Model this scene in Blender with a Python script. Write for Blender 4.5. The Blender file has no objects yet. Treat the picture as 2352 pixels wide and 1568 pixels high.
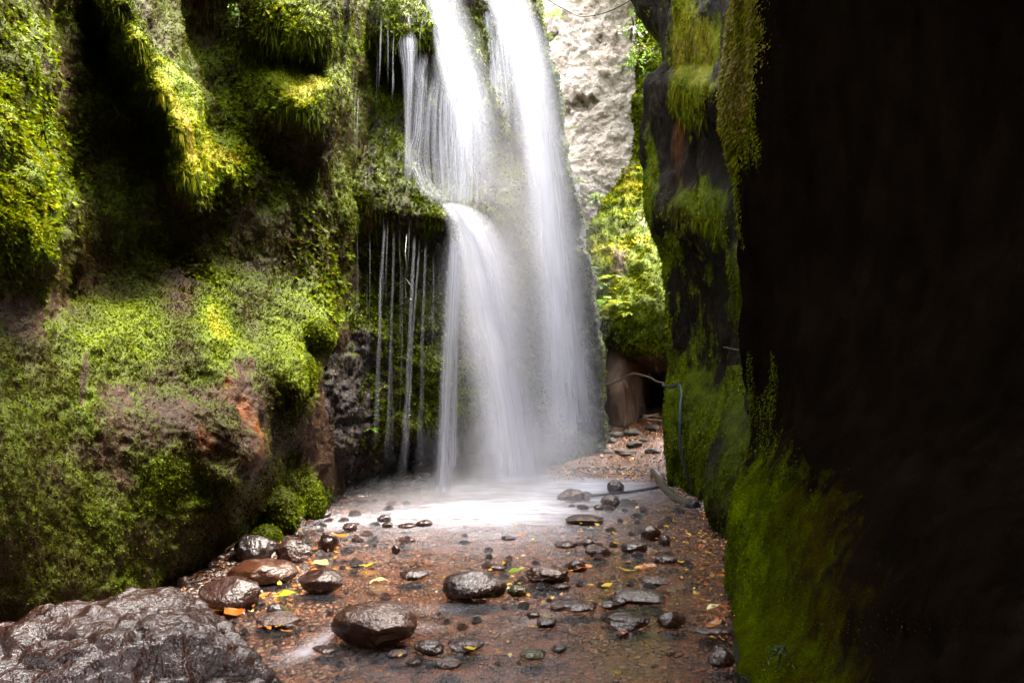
import bpy, bmesh, math, random
import numpy as np

scene = bpy.context.scene
COL = scene.collection
R = math.radians

# ------------------------------------------------------------------ camera
F, EYE, CU, HV = 1568.0, 1.5, 1176.0, 850.0      # focal length and horizon on a 2352 x 1568 picture
cam_data = bpy.data.cameras.new("camera")
cam_data.sensor_width = 36.0
cam_data.lens = 24.0
cam_data.shift_y = (HV - 784.0) / 2352.0
cam_data.clip_start, cam_data.clip_end = 0.05, 400.0
cam = bpy.data.objects.new("camera", cam_data)
COL.objects.link(cam)
cam.location = (0, 0, EYE)
cam.rotation_euler = (R(90), 0, 0)
scene.camera = cam

# ------------------------------------------------------------------ light
SUN_DIR = np.array([0.40, 0.08, 0.90]); SUN_DIR /= np.linalg.norm(SUN_DIR)
SUN_STRENGTH, SUN_ANGLE, SKY_STRENGTH, EXPOSURE = 1.7, 34.0, 0.15, 4.4
world = bpy.data.worlds.new("World"); scene.world = world
world.use_nodes = True
wn = world.node_tree
wn.nodes.clear()
sky = wn.nodes.new("ShaderNodeTexSky"); sky.sky_type = 'NISHITA'; sky.sun_disc = False
sky.sun_elevation = math.asin(SUN_DIR[2]); sky.sun_rotation = math.atan2(SUN_DIR[0], SUN_DIR[1])
sky.dust_density = 4.0; sky.air_density = 1.0
hs = wn.nodes.new("ShaderNodeHueSaturation"); hs.inputs["Saturation"].default_value = 0.18
bg = wn.nodes.new("ShaderNodeBackground"); bg.inputs["Strength"].default_value = SKY_STRENGTH
wo = wn.nodes.new("ShaderNodeOutputWorld")
wn.links.new(sky.outputs[0], hs.inputs["Color"]); wn.links.new(hs.outputs[0], bg.inputs[0]); wn.links.new(bg.outputs[0], wo.inputs[0])
sl = bpy.data.lights.new("sun", 'SUN'); sl.energy = SUN_STRENGTH; sl.angle = R(SUN_ANGLE); sl.color = (1.0, 0.90, 0.70)
sun = bpy.data.objects.new("sun", sl); COL.objects.link(sun)
from mathutils import Vector
sun.rotation_euler = Vector(SUN_DIR).to_track_quat('Z', 'Y').to_euler()
sun.location = (4, 4, 20)

vs = scene.view_settings
vs.view_transform = 'Standard'; vs.look = 'None'; vs.gamma = 1.0; vs.exposure = EXPOSURE
cy = scene.cycles
cy.use_denoising = True
try: cy.denoiser = 'OPENIMAGEDENOISE'
except Exception: pass
cy.max_bounces = 8; cy.diffuse_bounces = 4; cy.glossy_bounces = 3; cy.transmission_bounces = 4
cy.transparent_max_bounces = 48; cy.volume_bounces = 0
cy.caustics_reflective = False; cy.caustics_refractive = False
cy.sample_clamp_indirect = 6.0

# ------------------------------------------------------------------ numeric helpers
rng = np.random.default_rng(7)
random.seed(7)

def P(u, v, d):
    u, v, d = np.broadcast_arrays(np.asarray(u, float), np.asarray(v, float), np.asarray(d, float))
    return np.stack([(u - CU) / F * d, d, EYE - (v - HV) / F * d], -1)

def _hash(ix, iy, iz, seed):
    h = (ix.astype(np.int64) * 374761393 + iy.astype(np.int64) * 668265263 + iz.astype(np.int64) * 1274126177 + seed * 974634777) & 0xFFFFFFFF
    h = ((h ^ (h >> 13)) * 1274126177) & 0xFFFFFFFF
    h = ((h ^ (h >> 16)) * 2246822519) & 0xFFFFFFFF
    return ((h ^ (h >> 15)) & 0xFFFFFF) / float(0xFFFFFF) * 2 - 1

def vnoise(p, seed=0):
    p = np.asarray(p, float); i = np.floor(p); f = p - i; i = i.astype(np.int64)
    w = f * f * f * (f * (f * 6 - 15) + 10)
    out = 0.0
    for dx in (0, 1):
        wx = w[..., 0] if dx else 1 - w[..., 0]
        for dy in (0, 1):
            wy = w[..., 1] if dy else 1 - w[..., 1]
            for dz in (0, 1):
                wz = w[..., 2] if dz else 1 - w[..., 2]
                out = out + _hash(i[..., 0] + dx, i[..., 1] + dy, i[..., 2] + dz, seed) * wx * wy * wz
    return out

def fbm(p, scale=1.0, octv=4, seed=0, gain=0.5):
    p = np.asarray(p, float) * scale; a, s, t = 1.0, 0.0, 0.0
    for o in range(octv):
        s = s + a * vnoise(p + 17.3 * o, seed + o); t += a; a *= gain; p = p * 2.03
    return s / t

def smooth(a, b, x):
    t = np.clip((x - a) / (b - a), 0, 1); return t * t * (3 - 2 * t)

def hermite(xk, Y, x):
    """cubic through the rows of Y at xk (limited slopes), evaluated at x"""
    xk = np.asarray(xk, float); Y = np.asarray(Y, float); x = np.clip(np.asarray(x, float), xk[0], xk[-1])
    sh = (len(xk) - 1,) + (1,) * (Y.ndim - 1)
    dx = np.diff(xk); s = np.diff(Y, axis=0) / dx.reshape(sh)
    m = np.zeros_like(Y); m[0] = s[0]; m[-1] = s[-1]
    if len(xk) > 2:
        same = np.sign(s[1:]) * np.sign(s[:-1]) > 0
        mid = 0.5 * (s[1:] + s[:-1]); lim = 2.5 * np.minimum(abs(s[1:]), abs(s[:-1]))
        m[1:-1] = np.where(same, np.sign(mid) * np.minimum(abs(mid), lim), 0)
    k = np.clip(np.searchsorted(xk, x, side='right') - 1, 0, len(xk) - 2)
    h = dx[k]; t = (x - xk[k]) / h
    e = (len(x),) + (1,) * (Y.ndim - 1)
    t = t.reshape(e); h = h.reshape(e)
    return (2*t**3-3*t**2+1)*Y[k] + (t**3-2*t**2+t)*h*m[k] + (-2*t**3+3*t**2)*Y[k+1] + (t**3-t**2)*h*m[k+1]

def rbf(points, U, V, c=25.0):
    pts = np.array(points, float); a = pts[:, :2] / 100.0; c /= 100.0
    K = np.sqrt(((a[:, None] - a[None]) ** 2).sum(-1) + c * c)
    n = len(a); A = np.zeros((n + 1, n + 1)); A[:n, :n] = K - np.eye(n) * 0.02; A[:n, n] = 1; A[n, :n] = 1
    w = np.linalg.solve(A, np.append(pts[:, 2], 0))
    out = np.full(U.shape, w[n])
    for i in range(n):
        out += w[i] * np.sqrt((U / 100 - a[i, 0]) ** 2 + (V / 100 - a[i, 1]) ** 2 + c * c)
    return out

def blobs(U, V, items):
    """sum of soft elliptical patches (u, v, half width, half height, weight, [tilt])"""
    out = np.zeros(U.shape)
    for it in items:
        u, v, ru, rv, w = it[:5]; a = R(it[5]) if len(it) > 5 else 0
        x, y = U - u, V - v
        x, y = x * math.cos(a) + y * math.sin(a), -x * math.sin(a) + y * math.cos(a)
        out += w * np.exp(-((x / ru) ** 2 + (y / rv) ** 2))
    return out

def polyline_dist(U, V, pts):
    """distance in picture units to a polyline and position along it"""
    best = np.full(U.shape, 1e9); along = np.zeros(U.shape); side = np.zeros(U.shape)
    n = len(pts) - 1
    for i in range(n):
        (x0, y0), (x1, y1) = pts[i], pts[i + 1]
        dx, dy = x1 - x0, y1 - y0; L2 = dx * dx + dy * dy
        t = np.clip(((U - x0) * dx + (V - y0) * dy) / L2, 0, 1)
        ex, ey = U - x0 - t * dx, V - y0 - t * dy
        dd = np.hypot(ex, ey); k = dd < best
        best = np.where(k, dd, best); along = np.where(k, (i + t) / n, along)
        side = np.where(k, np.sign(ex * dy - ey * dx), side)
    return best, along, side

# ------------------------------------------------------------------ mesh helpers
def tag(o, label=None, cat=None, group=None, kind=None):
    if label: o["label"] = label
    if cat: o["category"] = cat
    if group: o["group"] = group
    if kind: o["kind"] = kind
    return o

def link(name, me, mat=None, parent=None):
    o = bpy.data.objects.new(name, me); COL.objects.link(o)
    if mat is not None and len(me.materials) == 0: me.materials.append(mat)
    if parent is not None: o.parent = parent
    return o

def raw_mesh(name, verts, faces, attrs=None, uv=None, shade=True):
    """verts n x 3, faces m x k (all the same k)"""
    verts = np.ascontiguousarray(verts, np.float32); faces = np.ascontiguousarray(faces, np.int32)
    me = bpy.data.meshes.new(name)
    m, k = faces.shape
    me.vertices.add(len(verts)); me.vertices.foreach_set("co", verts.ravel())
    me.loops.add(m * k); me.loops.foreach_set("vertex_index", faces.ravel())
    me.polygons.add(m)
    me.polygons.foreach_set("loop_start", np.arange(m, dtype=np.int32) * k)
    me.polygons.foreach_set("loop_total", np.full(m, k, np.int32))
    if shade: me.polygons.foreach_set("use_smooth", np.ones(m, bool))
    if uv is not None:
        l = me.uv_layers.new(name="UVMap")
        l.data.foreach_set("uv", np.ascontiguousarray(uv[faces.ravel()], np.float32).ravel())
    for n, a in (attrs or {}).items():
        at = me.attributes.new(n, 'FLOAT', 'POINT'); at.data.foreach_set("value", np.ascontiguousarray(a, np.float32).ravel())
    me.update(calc_edges=True); me.validate()
    return me

def grid_faces(nv, nu):
    i = np.arange(nv * nu).reshape(nv, nu)
    return np.stack([i[:-1, :-1], i[1:, :-1], i[1:, 1:], i[:-1, 1:]], -1).reshape(-1, 4)

class Sheet:
    """a curved surface sampled on a grid, with the picture position of each point for painting its materials"""
    def __init__(self, pts, U, V):
        self.p, self.U, self.V = pts, U, V; self.a = {}
    def normals(self):
        du = np.gradient(self.p, axis=1); dv = np.gradient(self.p, axis=0)
        n = np.cross(du, dv); n /= np.linalg.norm(n, axis=-1, keepdims=True) + 1e-9
        to_eye = np.array([0, 0, EYE]) - self.p
        if getattr(self, "flip", None) is None:
            self.flip = np.sign((n * to_eye).sum(-1).mean()) or 1
        return n * self.flip
    def displace(self, amount):
        self.p = self.p + self.normals() * amount[..., None]; return self
    def build(self, name, mat):
        nv, nu = self.U.shape
        f = grid_faces(nv, nu)
        me = raw_mesh(name, self.p.reshape(-1, 3), f, {k: a.ravel() for k, a in self.a.items()})
        return link(name, me, mat)
    def sample(self, n, density, inside=None):
        """n random places with chance in proportion to density: points, normals, grid attributes"""
        nv, nu = self.U.shape
        pr = np.clip(density[:-1, :-1], 0, None).copy()
        if inside is not None:
            pr *= inside[:-1, :-1]
        pr = pr.ravel(); pr /= pr.sum()
        c = rng.choice(len(pr), n, p=pr); r, q = c // (nu - 1), c % (nu - 1)
        a, b = rng.random(n), rng.random(n)
        def at(A):
            if A.ndim == 3: aa, bb = a[:, None], b[:, None]
            else: aa, bb = a, b
            return (A[r, q] * (1 - aa) + A[r + 1, q] * aa) * (1 - bb) + (A[r, q + 1] * (1 - aa) + A[r + 1, q + 1] * aa) * bb
        return at(self.p), at(self.normals()), at

def loft(rows, nu, nv, v_out=None):
    """rows: [(v, [(u, d), ...])] with one number of knots each"""
    vk = [r[0] for r in rows]
    Y = np.array([[(u, d) for u, d in r[1]] for r in rows], float)
    v = np.linspace(vk[0], vk[-1], nv)
    A = hermite(vk, Y, v)                                  # nv, K, 2
    K = A.shape[1]
    B = hermite(np.arange(K), A.transpose(1, 0, 2), np.linspace(0, K - 1, nu)).transpose(1, 0, 2)
    U, D = B[..., 0], B[..., 1]; V = np.repeat(v[:, None], nu, 1)
    return Sheet(P(U, V, D), U, V)

def unit(a):
    return a / (np.linalg.norm(a, axis=-1, keepdims=True) + 1e-9)

def leaf_quads(name, p, n, length, width, tone, mat, droop=0.5, lift=0.6, jitter=0.5, parent=None, kind='stuff', label=None, cat=None):
    """many small leaves: each one bent quad growing from p"""
    N = len(p)
    down = np.array([0, 0, -1.0])
    r1 = rng.normal(size=(N, 3)); r2 = rng.normal(size=(N, 3))
    a = unit(n * lift + down * droop + unit(r1) * jitter)
    b = unit(np.cross(a, unit(n + 0.6 * unit(r2))))
    c = np.cross(a, b)
    L, W = length[:, None], width[:, None]
    base = p - n * (0.15 * L)
    q0 = base; q2 = base + a * L + down * L * 0.15
    q1 = base + a * L * 0.5 + b * W * 0.5 + c * W * 0.15; q3 = base + a * L * 0.5 - b * W * 0.5 + c * W * 0.15
    v = np.stack([q0, q1, q2, q3], 1).reshape(-1, 3)
    f = np.arange(4 * N).reshape(N, 4)
    me = raw_mesh(name, v, f, {"tone": np.repeat(tone, 4)}, shade=False)
    o = link(name, me, mat, parent)
    if kind: tag(o, label, cat, None, kind)
    return o

_ico = {}
def ico(s):
    if s not in _ico:
        bm = bmesh.new(); bmesh.ops.create_icosphere(bm, subdivisions=s, radius=1.0)
        bm.verts.ensure_lookup_table()
        v = np.array([x.co[:] for x in bm.verts]); f = np.array([[x.index for x in y.verts] for y in bm.faces]); bm.free()
        _ico[s] = (v, f)
    return _ico[s]

def rock_verts(seed, sub, facets=9, rough=0.05, lump=0.16, lo=0.55, hi=0.9):
    v, f = ico(sub); r = np.random.default_rng(seed)
    v = v.copy()
    v *= (1 + lump * fbm(v + seed * 3.1, 1.1, 2, seed))[:, None]
    for _ in range(facets):
        n = r.normal(size=3); n /= np.linalg.norm(n); o = r.uniform(lo, hi)
        t = v @ n - o
        v = v - np.where(t > 0, t * 0.93, 0)[:, None] * n
    ln = np.linalg.norm(v, axis=1, keepdims=True)
    v = v * (1 + rough * fbm(v * 1.0 + seed, 3.2, 4, seed + 5, 0.55))[:, None]
    hi_, lo_ = v.max(0), v.min(0)
    v = (v - (hi_ + lo_) / 2) / ((hi_ - lo_) / 2)
    return v, f

def tube_mesh(name, path, radius, seg=10, step=6):
    path = np.array(path, float); K = len(path)
    q = hermite(np.arange(K), path, np.linspace(0, K - 1, (K - 1) * step + 1))
    if np.ndim(radius): rad = hermite(np.arange(K), np.array(radius, float)[:, None], np.linspace(0, K - 1, len(q)))[:, 0]
    else: rad = np.full(len(q), radius)
    t = unit(np.gradient(q, axis=0)); up = np.array([0.1, 0.3, 0.95])
    s = unit(np.cross(t, up)); w = np.cross(s, t)
    an = np.linspace(0, 2 * math.pi, seg, endpoint=False)
    v = q[:, None] + rad[:, None, None] * (np.cos(an)[None, :, None] * s[:, None] + np.sin(an)[None, :, None] * w[:, None])
    n = len(q); i = np.arange(n * seg).reshape(n, seg); j = np.roll(i, -1, 1)
    f = np.stack([i[:-1], j[:-1], j[1:], i[1:]], -1).reshape(-1, 4)
    vv = np.concatenate([v.reshape(-1, 3), q[[0, -1]]]); e0, e1 = n * seg, n * seg + 1
    caps = np.concatenate([np.stack([i[0], np.full(seg, e0), np.full(seg, e0), j[0]], -1)[:0]]) if False else None
    bmv = vv
    me = bpy.data.meshes.new(name)
    faces = [tuple(x) for x in f.tolist()] + [(int(j[0, k]), int(i[0, k]), e0) for k in range(seg)] + [(int(i[-1, k]), int(j[-1, k]), e1) for k in range(seg)]
    me.from_pydata(bmv.tolist(), [], faces); me.polygons.foreach_set("use_smooth", np.ones(len(faces), bool)); me.update()
    return me

# ------------------------------------------------------------------ material helpers
class M:
    def __init__(self, name):
        self.m = bpy.data.materials.new(name); self.m.use_nodes = True
        self.t = self.m.node_tree; self.t.nodes.clear()
        self.out = self.n("ShaderNodeOutputMaterial")
    def n(self, kind, **kw):
        x = self.t.nodes.new(kind)
        for k, v in kw.items():
            if k.startswith("i_"):
                x.inputs[k[2:].replace("_", " ")].default_value = v
            else: setattr(x, k, v)
        return x
    def l(self, a, b): self.t.links.new(a, b)
    def coord(self): 
        if not hasattr(self, "_c"): self._c = self.n("ShaderNodeNewGeometry")
        return self._c.outputs["Position"]
    def objcoord(self):
        return self.n("ShaderNodeTexCoord").outputs["Object"]
    def island(self):
        self.coord(); return self._c.outputs["Random Per Island"]
    def noise(self, scale, detail=4, rough=0.55, vec=None, stretch=None):
        x = self.n("ShaderNodeTexNoise"); x.inputs["Scale"].default_value = scale; x.inputs["Detail"].default_value = detail; x.inputs["Roughness"].default_value = rough
        v = vec if vec is not None else self.coord()
        if stretch:
            mp = self.n("ShaderNodeMapping"); mp.inputs["Scale"].default_value = stretch; self.l(v, mp.inputs[0]); v = mp.outputs[0]
        self.l(v, x.inputs["Vector"]); return x.outputs["Fac"]
    def attr(self, name):
        a = self.n("ShaderNodeAttribute"); a.attribute_name = name; return a.outputs["Fac"]
    def ramp(self, fac, stops):
        r = self.n("ShaderNodeValToRGB"); e = r.color_ramp.elements
        while len(e) < len(stops): e.new(0.5)
        for k, (p, c) in enumerate(stops):
            e[k].position = p; e[k].color = (*c, 1) if len(c) == 3 else c
        self.l(fac, r.inputs[0]); return r.outputs[0]
    def val(self, fac, lo, hi, a=0.0, b=1.0):
        r = self.n("ShaderNodeMapRange"); r.inputs[1].default_value = lo; r.inputs[2].default_value = hi; r.inputs[3].default_value = a; r.inputs[4].default_value = b
        self.l(fac, r.inputs[0]); return r.outputs[0]
    def math(self, op, a, b=None):
        x = self.n("ShaderNodeMath"); x.operation = op
        for i, q in enumerate((a, b)):
            if q is None: continue
            if isinstance(q, (int, float)): x.inputs[i].default_value = q
            else: self.l(q, x.inputs[i])
        return x.outputs[0]
    def mix(self, fac, a, b, mode='MIX'):
        x = self.n("ShaderNodeMixRGB"); x.blend_type = mode
        for i, q in enumerate((fac, a, b)):
            if isinstance(q, (int, float)): x.inputs[i].default_value = q if i == 0 else (q, q, q, 1)
            elif isinstance(q, tuple): x.inputs[i].default_value = (*q, 1)
            else: self.l(q, x.inputs[i])
        return x.outputs[0]
    def bump(self, h, strength, dist, normal=None):
        b = self.n("ShaderNodeBump"); b.inputs["Strength"].default_value = strength; b.inputs["Distance"].default_value = dist
        self.l(h, b.inputs["Height"])
        if normal is not None: self.l(normal, b.inputs["Normal"])
        return b.outputs[0]
    def principled(self, color, rough, normal=None, spec=0.5, coat=0.0, coat_rough=0.05):
        p = self.n("ShaderNodeBsdfPrincipled")
        for k, q in (("Base Color", color), ("Roughness", rough)):
            if isinstance(q, tuple): p.inputs[k].default_value = (*q, 1)
            elif isinstance(q, (int, float)): p.inputs[k].default_value = q
            else: self.l(q, p.inputs[k])
        p.inputs["Specular IOR Level"].default_value = spec
        p.inputs["Coat Weight"].default_value = coat; p.inputs["Coat Roughness"].default_value = coat_rough
        if normal is not None:
            self.l(normal, p.inputs["Normal"]); self.l(normal, p.inputs["Coat Normal"])
        return p.outputs[0]
    def done(self, sh):
        self.l(sh, self.out.inputs[0]); return self.m

# tone scale shared by moss leaves and the moss carpet: brown earth, dark olive, green, lime, yellow, dry straw
MOSS = [(0.0, (0.024, 0.010, 0.003)), (0.18, (0.026, 0.019, 0.0012)), (0.38, (0.041, 0.054, 0.0006)), (0.58, (0.092, 0.125, 0.0007)),
        (0.76, (0.195, 0.185, 0.002)), (0.9, (0.19, 0.14, 0.022)), (1.0, (0.25, 0.17, 0.07))]

def mat_moss(name, rough=0.5, trans=0.35, gain=1.0):
    m = M(name)
    c = m.ramp(m.attr("tone"), MOSS)
    v = m.val(m.island(), 0, 1, 0.55 * gain, 1.5 * gain)
    c = m.mix(1.0, c, v, 'MULTIPLY')
    p = m.principled(c, rough, spec=0.03)
    t = m.n("ShaderNodeBsdfTranslucent"); m.l(c, t.inputs[0])
    x = m.n("ShaderNodeMixShader"); x.inputs[0].default_value = trans
    m.l(p, x.inputs[1]); m.l(t.outputs[0], x.inputs[2])
    return m.done(x.outputs[0])

def mat_cliff(name, ca, cb, scale=1.0, wet=0.5, stretch=(1, 1, 0.5), bump=0.03, orange=True, spec=0.10):
    """wet dark rock with a carpet of moss where the moss attribute says so"""
    m = M(name)
    a = m.noise(2.2 * scale, 6, 0.65, stretch=stretch); b = m.noise(11 * scale, 5, 0.6, stretch=stretch); c = m.noise(55 * scale, 3, 0.6)
    rock = m.ramp(a, [(0.3, ca), (0.7, cb)])
    rock = m.mix(m.val(b, 0.35, 0.65, 0.0, 0.6), rock, tuple(x * 0.45 for x in ca))
    if orange:
        rock = m.mix(m.math('MULTIPLY', m.attr("rust"), m.val(b, 0.3, 0.55)), rock, (0.20, 0.06, 0.012))
    tone = m.math('ADD', m.attr("tone"), m.val(c, 0.2, 0.8, -0.12, 0.08))
    moss = m.mix(1.0, m.ramp(tone, MOSS), m.val(m.noise(160, 2, 0.6), 0.3, 0.7, 0.35, 1.25), 'MULTIPLY')
    k = m.val(m.math('ADD', m.attr("moss"), m.val(b, 0.2, 0.8, -0.3, 0.3)), 0.35, 0.6)
    col = m.mix(k, rock, moss)
    rough = m.mix(k, m.val(a, 0.3, 0.7, 0.55 - 0.4 * wet, 0.75 - 0.4 * wet), 0.6)
    h = m.math('ADD', m.math('MULTIPLY', b, 1.0), m.math('MULTIPLY', c, 0.45))
    nb = m.bump(h, 0.9, bump)
    nb = m.bump(m.noise(150, 3, 0.7), 0.7, bump * 0.25, nb)
    return m.done(m.principled(col, rough, nb, spec=spec, coat=0.3 * max(0, wet - 0.5), coat_rough=0.1))

def mat_wet_stone(name, ca, cb, accent=None, accent_at=0.62, rough=(0.11, 0.28), bump=0.024, scale=1.0, coat=0.25, moss=False):
    m = M(name)
    oc = m.objcoord()
    a = m.noise(4.5 * scale, 5, 0.6, vec=oc); b = m.noise(11 * scale, 5, 0.6, vec=oc); c = m.noise(70 * scale, 3, 0.6, vec=oc)
    col = m.ramp(a, [(0.32, ca), (0.68, cb)])
    col = m.mix(m.val(c, 0.45, 0.7, 0, 0.55), col, tuple(x * 0.35 for x in ca))
    if accent: col = m.mix(m.val(a, accent_at, accent_at + 0.08), col, accent)
    h = m.math('ADD', m.math('MULTIPLY', b, 1.0), m.math('MULTIPLY', c, 0.26))
    nb = m.bump(h, 0.75, bump * 1.4)
    r = m.val(b, 0.35, 0.65, rough[0], rough[1])
    return m.done(m.principled(col, r, nb, spec=0.5, coat=coat, coat_rough=0.04))

def mat_plain(name, color, rough=0.5, bump=0.0, bscale=60, coat=0.0, vary=0.35):
    m = M(name)
    oc = m.objcoord()
    a = m.noise(bscale * 0.3, 4, 0.6, vec=oc)
    col = m.ramp(a, [(0.3, tuple(x * (1 - vary) for x in color)), (0.7, tuple(min(1, x * (1 + vary)) for x in color))])
    nb = m.bump(m.noise(bscale, 3, 0.6, vec=oc), 0.6, bump) if bump else None
    return m.done(m.principled(col, rough, nb, coat=coat))

def mat_leaf(name, color, trans=0.4, rough=0.35):
    m = M(name)
    oi = m.n("ShaderNodeObjectInfo")
    a = m.noise(30, 3, 0.6, vec=m.objcoord())
    col = m.ramp(a, [(0.3, tuple(x * 0.6 for x in color)), (0.65, color)])
    col = m.mix(1.0, col, m.val(oi.outputs["Random"], 0, 1, 0.65, 1.25), 'MULTIPLY')
    p = m.principled(col, rough, spec=0.5)
    t = m.n("ShaderNodeBsdfTranslucent"); m.l(col, t.inputs[0])
    x = m.n("ShaderNodeMixShader"); x.inputs[0].default_value = trans
    m.l(p, x.inputs[1]); m.l(t.outputs[0], x.inputs[2])
    return m.done(x.outputs[0])

def mat_fall(name, fx, lo, hi, edge=0.7, fy=0.5, tint=(0.62, 0.63, 0.72), dens=1.0):
    """silky falling water: white where the strands are dense, clear between them"""
    m = M(name)
    uv = m.n("ShaderNodeUVMap").outputs[0]
    sp = m.n("ShaderNodeSeparateXYZ"); m.l(uv, sp.inputs[0])
    # UV: x = position across plus an integer per ribbon, y = metres along
    frac = m.math('FRACT', sp.outputs[0])
    e = m.math('MULTIPLY', m.math('MULTIPLY', frac, m.math('SUBTRACT', 1.0, frac)), 4.0)
    e = m.math('POWER', e, edge)
    mp = m.n("ShaderNodeMapping"); mp.inputs["Scale"].default_value = (fx, fy, 1); m.l(uv, mp.inputs[0])
    n1 = m.noise(1.0, 3, 0.6, vec=mp.outputs[0])
    mp2 = m.n("ShaderNodeMapping"); mp2.inputs["Scale"].default_value = (fx * 3.7, fy * 0.6, 1); mp2.inputs["Location"].default_value = (3, 7, 2); m.l(uv, mp2.inputs[0])
    n2 = m.noise(1.0, 2, 0.5, vec=mp2.outputs[0])
    s = m.math('ADD', m.math('MULTIPLY', n1, 0.62), m.math('MULTIPLY', n2, 0.38))
    s = m.val(s, lo, hi)
    al = m.math('MULTIPLY', m.math('MULTIPLY', e, s), m.math('MULTIPLY', m.attr("fade"), dens))
    al = m.math('MINIMUM', al, 0.97)
    d = m.n("ShaderNodeBsdfDiffuse"); d.inputs[0].default_value = (*tint, 1)
    t = m.n("ShaderNodeBsdfTranslucent"); t.inputs[0].default_value = (*tint, 1)
    x = m.n("ShaderNodeMixShader"); x.inputs[0].default_value = 0.5; m.l(d.outputs[0], x.inputs[1]); m.l(t.outputs[0], x.inputs[2])
    tr = m.n("ShaderNodeBsdfTransparent")
    y = m.n("ShaderNodeMixShader"); m.l(al, y.inputs[0]); m.l(tr.outputs[0], y.inputs[1]); m.l(x.outputs[0], y.inputs[2])
    return m.done(y.outputs[0])

# ------------------------------------------------------------------ stream bed
def bed_height(x, y):
    p = np.stack([x, y, np.zeros_like(x)], -1)
    z = -0.072 + 0.024 * fbm(p, 1.3, 3, 40)
    # gravel bank along the mossy cliff
    edge = np.interp(y, [0, 2.6, 3.4, 4.0, 4.8, 5.6, 6.4, 7.0, 7.6, 8.2, 9.0, 10.0, 11, 30], [-0.8, -0.95, -1.28, -1.42, -1.5, -1.55, -1.75, -1.9, -1.75, -1.25, -0.6, 0.0, 0.3, 0.3])
    z = z + 0.11 * smooth(0.05, -0.8, x - edge)
    # dry bed rising up the gorge
    z = z + np.where(y > 9.6, 0.15 * (y - 9.6), 0) * smooth(9.4, 10.4, y)
    # bank under the dark wall
    redge = np.interp(y, [0, 4, 5.5, 6.5, 8, 9.5, 30], [1.2, 1.35, 1.75, 1.75, 1.55, 1.7, 1.7])
    z = z + 0.08 * smooth(-0.25, 0.7, x - redge)
    return z

def ground_hit(u, v, water=True):
    ds = np.linspace(1.2, 24, 2400)
    q = P(u, v, ds); z = bed_height(q[:, 0], q[:, 1])
    if water: z = np.maximum(z, 0.0)
    k = np.argmax(q[:, 2] <= z)
    return q[k, 0], q[k, 1], z[k], ds[k]

gx, gy = np.linspace(-5, 6, 300), np.concatenate([np.linspace(-3, 1.2, 20), np.linspace(1.25, 11, 380), np.linspace(11.1, 26, 140)])
X, Y = np.meshgrid(gx, gy)
Z = bed_height(X, Y)
pp = np.stack([X, Y, np.zeros_like(X)], -1)
Z = Z + 0.012 * fbm(pp, 9, 3, 3) + 0.03 * fbm(pp, 3.0, 3, 9) * smooth(9, 11, Y)
m = M("gravel_bed")
a = m.noise(3.0, 5, 0.6); b = m.noise(38, 4, 0.7); c = m.noise(130, 3, 0.7)
col = m.ramp(a, [(0.3, (0.055, 0.022, 0.011)), (0.7, (0.10, 0.041, 0.020))])
vor = m.n("ShaderNodeTexVoronoi"); vor.inputs["Scale"].default_value = 42; m.l(m.coord(), vor.inputs["Vector"])
col = m.mix(0.45, col, m.mix(1.0, m.ramp(vor.outputs["Color"], [(0.15, (0.03, 0.02, 0.018)), (0.4, (0.22, 0.075, 0.03)), (0.6, (0.12, 0.08, 0.065)), (0.85, (0.28, 0.11, 0.045))]), 1.0, 'MULTIPLY'))
h = m.math('ADD', m.math('MULTIPLY', vor.outputs["Distance"], -1.0), m.math('MULTIPLY', c, 0.4))
gm = m.done(m.principled(col, m.val(b, 0.3, 0.7, 0.25, 0.6), m.bump(h, 0.8, 0.02), coat=0.25, coat_rough=0.15))
me = raw_mesh("stream_bed", np.stack([X, Y, Z], -1).reshape(-1, 3), grid_faces(*X.shape)[:, ::-1])
tag(link("stream_bed", me, gm), "brown gravel bed of the stream between the gorge walls", "stream bed", None, "structure")

# ------------------------------------------------------------------ mossy cliff along the stream
moss_near = mat_moss("moss_leaves"); moss_lit = mat_moss("bank_herbs", 0.5, 0.45, 0.9)
U, V = np.meshgrid(np.concatenate([np.linspace(-2600, -310, 60), np.linspace(-300, 880, 480)]), np.concatenate([np.linspace(-1500, -310, 90), np.linspace(-300, 1520, 570)]))
pts = []
def row(v, *ud):
    for u, d in ud: pts.append((u, v, d))
row(-1500, (-700, 2.8), (-300, 3.6), (0, 4.4), (300, 6.0), (600, 7.5), (880, 9.2))
row(-1500, (-2600, 2.2)); row(0, (-2600, 1.5), (-1200, 1.9)); row(1400, (-2600, 1.4), (-1200, 1.8))
row(-700, (-700, 2.6), (-300, 3.3), (0, 4.1), (300, 5.8), (600, 7.3), (880, 9.2))
row(-250, (-300, 3.0), (0, 3.9), (200, 5.2), (400, 6.3), (600, 6.7), (750, 7.1), (880, 9.0))
row(0, (-300, 2.9), (0, 3.8), (90, 4.2), (170, 5.1), (215, 5.5), (240, 5.0), (300, 4.95), (345, 5.3), (420, 6.7), (480, 6.9), (530, 6.9), (570, 6.4), (640, 6.3), (720, 6.4), (800, 7.0), (850, 8.4))
row(100, (0, 3.7), (80, 4.0), (180, 5.3), (262, 5.6), (285, 5.0), (330, 5.0), (370, 5.3), (430, 6.7), (520, 6.9), (600, 6.5), (700, 6.3), (780, 6.7), (820, 7.6), (860, 8.6))
row(145, (580, 6.75), (640, 6.7), (720, 6.75), (790, 7.05))
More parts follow.
